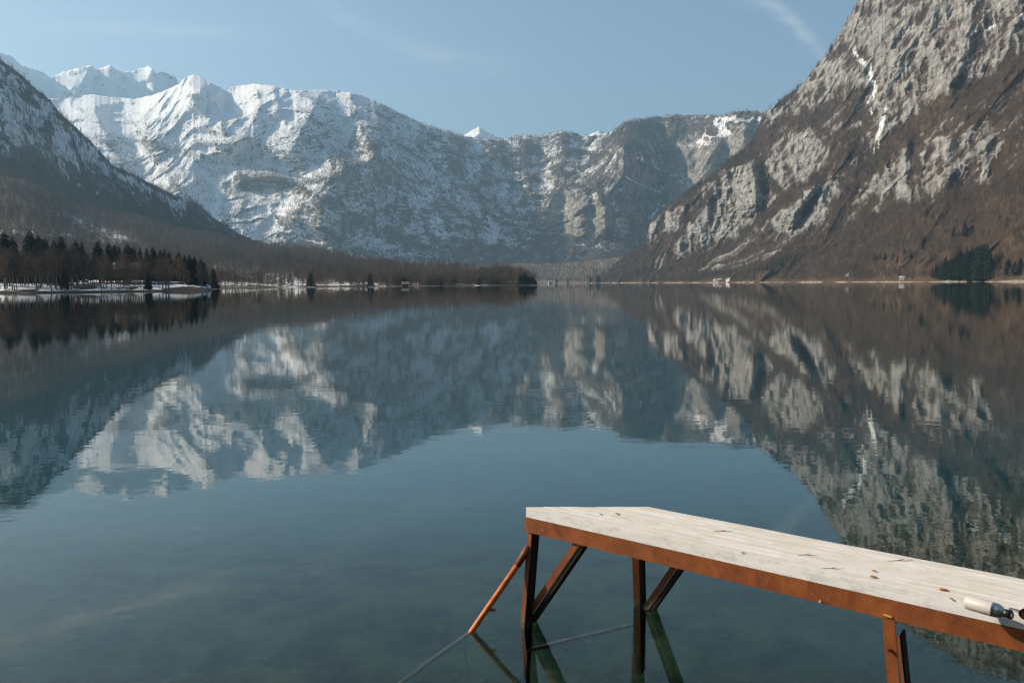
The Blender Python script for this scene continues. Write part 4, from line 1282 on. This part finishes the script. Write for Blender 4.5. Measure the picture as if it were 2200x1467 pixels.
# orange pipe from the first leg down into the water
pa = t1.copy(); pa = Vector((t1.x - .045, t1.y - .03, .53))
pw = on_plane(1013, 1356, 0.0)
dv = (pw - pa) / (pa.z - pw.z)
m = MB(); m.tube([L_(pa), L_(pw), L_(pw + dv * 1.25)], .0205, 16, True)
pipe = m.build('pipe', PIPE, jet, smooth=True)
m = MB()
m.tube([L_(pa + Vector((.01, 0, .03))), L_(pa + dv * .10)], [.026, .024], 12); m.build('pipe_socket', rm_, jet, smooth=True)
m = MB(); pk = pa.lerp(pw, .73) + Vector((.025, -.005, 0)); m.tube([L_(pk), L_(pk + Vector((.035, -.01, .002)))], .011, 8); m.build('pipe_bolt', rm_, jet)
# cross tie under water
m = MB(); m.bar(L_(Vector((b1.x, b1.y, 0)).lerp(bt1, .3)), L_(b2.lerp(bt2, .3)), up, .05, .03); m.build('cross_tie', rm_, jet)
# rusty bolts on the leg and beam
m = MB(); bp = on_side(1912, 1396, .001) ; m.tube([L_(bp), L_(bp - n_ * .012)], .009, 10); m.build('bolt', plain('dark_bolt', (.03, .02, .015), .6), jet)
m = MB(); bp = on_side(1762, 1291, -.006); m.tube([L_(bp), L_(bp - n_ * .006)], .006, 8); m.build('bolt', plain('chipped_paint', (.6, .5, .38), .6), jet)
m = MB(); bp = on_side(1907, 1322, -.006); m.tube([L_(bp + b_ * -.02), L_(bp + b_ * .02 - up * .004)], .005, 6); m.build('weld_bead', plain('ochre_paint', (.6, .33, .10), .5), jet)
# root hanging in the water by the pipe
m = MB(); rp = [on_plane(1000, 1362, 0) + Vector((0, 0, -.02)), on_plane(999, 1380, 0) + Vector((.0, 0, -.22)), on_plane(1004, 1405, 0) + Vector((.02, 0, -.45)), on_plane(1020, 1428, 0) + Vector((.05, 0, -.6))]
m.tube(rp, .004, 5); tag(m.build('water_weed', plain('weed', (.03, .035, .02), .8)), 'thin dark strand of weed hanging under water beside the orange pipe', 'weed')

# ------------------------------------------------------------------ bottle, sunglasses and bits on the deck
STEEL = plain('brushed_steel', (.55, .54, .52), .28, .5, metal=1.0, var=.05)
BWHT = plain('white_enamel', (.52, .49, .46), .38, .5, var=.03, scale=20)
BLK = plain('black_plastic', (.012, .012, .014), .35, .5)
R_ = .034
bo = on_plane(2076, 1292, ZT + R_)
be = on_plane(2158, 1316, ZT + R_)
ba = (be - bo).normalized()
bot = empty('drinking_bottle', (bo.x, bo.y, ZT + .001), math.atan2(ba.y, ba.x)); tag(bot, 'white metal drinking bottle with black cap lying on the jetty boards', 'bottle')


def lathe(prof, n=36):
    m = MB()
    vs = []; fs = []
    for (x, r) in prof:
        for k in range(n):
            a = 2 * math.pi * k / n; vs.append((x, math.cos(a) * r, R_ + math.sin(a) * r))
    for i in range(len(prof) - 1):
        for k in range(n): fs.append((i * n + k, i * n + (k + 1) % n, (i + 1) * n + (k + 1) % n, (i + 1) * n + k))
    fs.append(tuple(range(n))); fs.append(tuple((len(prof) - 1) * n + k for k in range(n)))
    m.add(vs, fs); return m
Lb = (be - bo).length
lathe([(0, R_ - .005), (.002, R_ - .002), (.006, R_), (Lb * .70, R_), (Lb * .72, R_ - .0006)]).build('body', BWHT, bot, smooth=True)
lathe([(Lb * .721, R_ - .001), (Lb * .84, R_ - .0015), (Lb * .93, R_ - .008), (Lb * .985, R_ - .016), (Lb, R_ - .017)]).build('shoulder', STEEL, bot, smooth=True)
lathe([(Lb + .001, .0175), (Lb + .003, .0185), (Lb + .022, .0185), (Lb + .025, .016)]).build('cap', BLK, bot, smooth=True)
m = MB(); m.tube([(Lb + .018 + .018 * math.sin(t), .0, R_ + .021 * math.cos(t)) for t in np.linspace(0, math.pi, 12)], .0042, 8); m.build('cap_loop', BLK, bot, smooth=True)

LENS = bpy.data.materials.new('brown_lens'); LENS.use_nodes = True
lb = LENS.node_tree.nodes['Principled BSDF']; lb.inputs['Base Color'].default_value = (.10, .055, .03, 1); lb.inputs['Roughness'].default_value = .05; lb.inputs['Specular IOR Level'].default_value = .8
gc = on_plane(2205, 1332, ZT)
sg = empty('sunglasses', (gc.x, gc.y, ZT + .001), RAD(-16)); tag(sg, 'sunglasses with black frame and brown lenses lying by the bottle cap', 'sunglasses')
fr_m = MB()
for s in (0, 1):
    cx = s * .062
    ringp = [(cx + .029 * math.cos(t) * (1 if math.cos(t) > 0 else 1.02), .004 * math.cos(t) ** 2, .028 + .026 * math.sin(t)) for t in np.linspace(0, 2 * math.pi, 28)]
    fr_m.tube(ringp, .0028, 6, False)
fr_m.tube([(.028, 0, .036), (.031, -.002, .038), (.034, 0, .036)], .0026, 6)
fr_m.build('frame', BLK, sg, smooth=True)
for s in (0, 1):
    m = MB(); cx = s * .062; n = 28
    vs = [(cx, -.003, .028)] + [(cx + .028 * math.cos(t), .004 * math.cos(t) ** 2, .028 + .025 * math.sin(t)) for t in np.linspace(0, 2 * math.pi, n, endpoint=False)]
    m.add(vs, [(0, 1 + k, 1 + (k + 1) % n) for k in range(n)]); m.build('lens', LENS, sg, smooth=True)
for s, sx_ in ((0, -.03), (1, .094)):
    m = MB(); m.tube([(sx_, .002, .040), (sx_ - .004, .03, .034), (sx_ - .008 + s * .016, .085, .018), (sx_ - .004, .12, .004)], [.004, .0032, .0028, .0035], 6); m.build('temple', BLK, sg, smooth=True)

DRY = plain('dry_leaf', (.34, .15, .05), .8, .1, var=.3, scale=60)
TWG = plain('dry_twig', (.10, .065, .035), .9, .1, var=.3, scale=60)


def twig(px, py, length, label, ang=0.0, bend=.012):
    p = on_plane(px, py, ZT + .004); d = (b_ * math.cos(ang) + n_ * math.sin(ang))
    m = MB(); pts = [p - d * length / 2, p - d * length * .1 + n_ * bend, p + d * length * .2 - n_ * bend * .5, p + d * length / 2 + up * .003]
    m.tube(pts, [.0010, .0017, .0015, .0008], 6)
    m.tube([pts[1], pts[1] + (d + n_ * .8) * length * .18], [.0016, .0008], 5)
    tag(m.build('twig', TWG), label, 'twig')


def leaf(px, py, s, label, ang=0.0, mat=None):
    p = on_plane(px, py, ZT + .002); d = (b_ * math.cos(ang) + n_ * math.sin(ang)); e = d.cross(up)
    m = MB(); n = 10; top = []; 
    for k in range(n):
        t = 2 * math.pi * k / n; top.append(p + d * math.cos(t) * s + e * math.sin(t) * s * .5 * (1 - .3 * math.cos(t)) + up * (.002 + .006 * abs(math.sin(t * 1.0)) * s / .02))
    bt_ = [q - up * .0012 for q in top]
    m.add([p + up * .001] + top + bt_, [(0, 1 + k, 1 + (k + 1) % n) for k in range(n)] + [(1 + k, 1 + n + k, 1 + n + (k + 1) % n, 1 + (k + 1) % n) for k in range(n)])
    tag(m.build('dry_leaf', mat or DRY), label, 'leaf')
twig(1735, 1192, .11, 'dark forked twig lying across the middle of the jetty boards', .62)
twig(1935, 1204, .15, 'long thin twig near the far edge of the jetty boards', .75)
twig(1790, 1221, .12, 'greyish twig lying near the outer edge of the jetty boards', .6)
twig(1553, 1141, .12, 'faint thin twig on the lakeward half of the jetty', .7)
leaf(2043, 1286, .009, 'small dark brown bud on the boards just left of the bottle', 0, TWG)
leaf(2028, 1268, .022, 'orange brown dry leaf on the boards above the dark bud', .3)
leaf(1877, 1240, .020, 'rusty dry leaf near the outer edge of the boards', .2)
leaf(1878, 1227, .016, 'tiny tan leaf in the middle of the boards', -.3)
leaf(1597, 1188, .013, 'tiny dark leaf on the outermost board of the jetty', .5)
leaf(1325, 1104, .022, 'small brown leaf near the cut end of the jetty', -.8)
leaf(1290, 1105, .015, 'smaller brown leaf beside another near the cut end of the jetty', -.8)

# stones on the lake bed
STN = plain('lake_stone', (.24, .24, .17), .9, .1, var=.3, scale=6)


def stone(px, py, depth, s, label):
    p = on_plane(px, py, 0.0); p = Vector((p.x, p.y, -depth))
    import bmesh
    bm = bmesh.new(); bmesh.ops.create_icosphere(bm, subdivisions=3, radius=1)
    r = random.Random(int(px)); off = np.array([r.uniform(0, 9), r.uniform(0, 9), r.uniform(0, 9)])
    co = np.array([v.co[:] for v in bm.verts]); k = 1 + .35 * fbm(co * 1.1 + off, 3, .5, 3)
    for v, kk in zip(bm.verts, k): v.co = v.co * kk; v.co.x *= s; v.co.y *= s * .7; v.co.z *= s * .38
    me = bpy.data.meshes.new('stone'); bm.to_mesh(me); bm.free(); me.materials.append(STN)
    me.polygons.foreach_set('use_smooth', np.ones(len(me.polygons), bool))
    o = bpy.data.objects.new('stone', me); o.location = p; o.rotation_euler = (0, 0, r.uniform(0, 3)); COL.objects.link(o)
    tag(o, label, 'stone')
stone(1310, 1440, 1.05, .22, 'broad pale stone on the lake bed left of the second leg')
stone(1010, 1440, 1.05, .20, 'pale flat stone under water left of the first leg')
STN = plain('dark_stone', (.035, .035, .028), .9, .1, var=.3, scale=6)
stone(1385, 1462, 1.0, .20, 'dark stone added for the jetty reflection by the second leg')  # dark shape added where the jetty underside would be mirrored
stone(1480, 1455, 1.05, .14, 'small stone on the lake bed right of the second leg')
stone(1640, 1420, 1.1, .17, 'dark stone on the lake bed below the middle of the jetty')
stone(930, 1400, 1.15, .10, 'small stone on the lake bed by the sunken end of the pipe')

# ------------------------------------------------------------------ haze
hz = MB(); hz.box((0, 3000, 1500 - 17), (1, 0, 0), (0, 1, 0), (0, 0, 1), 17500, 20000, 1500 + 3)
hm = bpy.data.materials.new('haze'); hm.use_nodes = True
ht = hm.node_tree
for nd in list(ht.nodes): ht.nodes.remove(nd)
ho = ht.nodes.new('ShaderNodeOutputMaterial'); pv = ht.nodes.new('ShaderNodeVolumePrincipled')
pv.inputs['Color'].default_value = (.44, .73, 1.0, 1); pv.inputs['Density'].default_value = 8e-5; pv.inputs['Anisotropy'].default_value = .2
ht.links.new(pv.outputs[0], ho.inputs['Volume'])
hzo = hz.build('haze', hm); tag(hzo, kind='stuff'); hzo['label'] = 'pale blue haze filling the valley air'
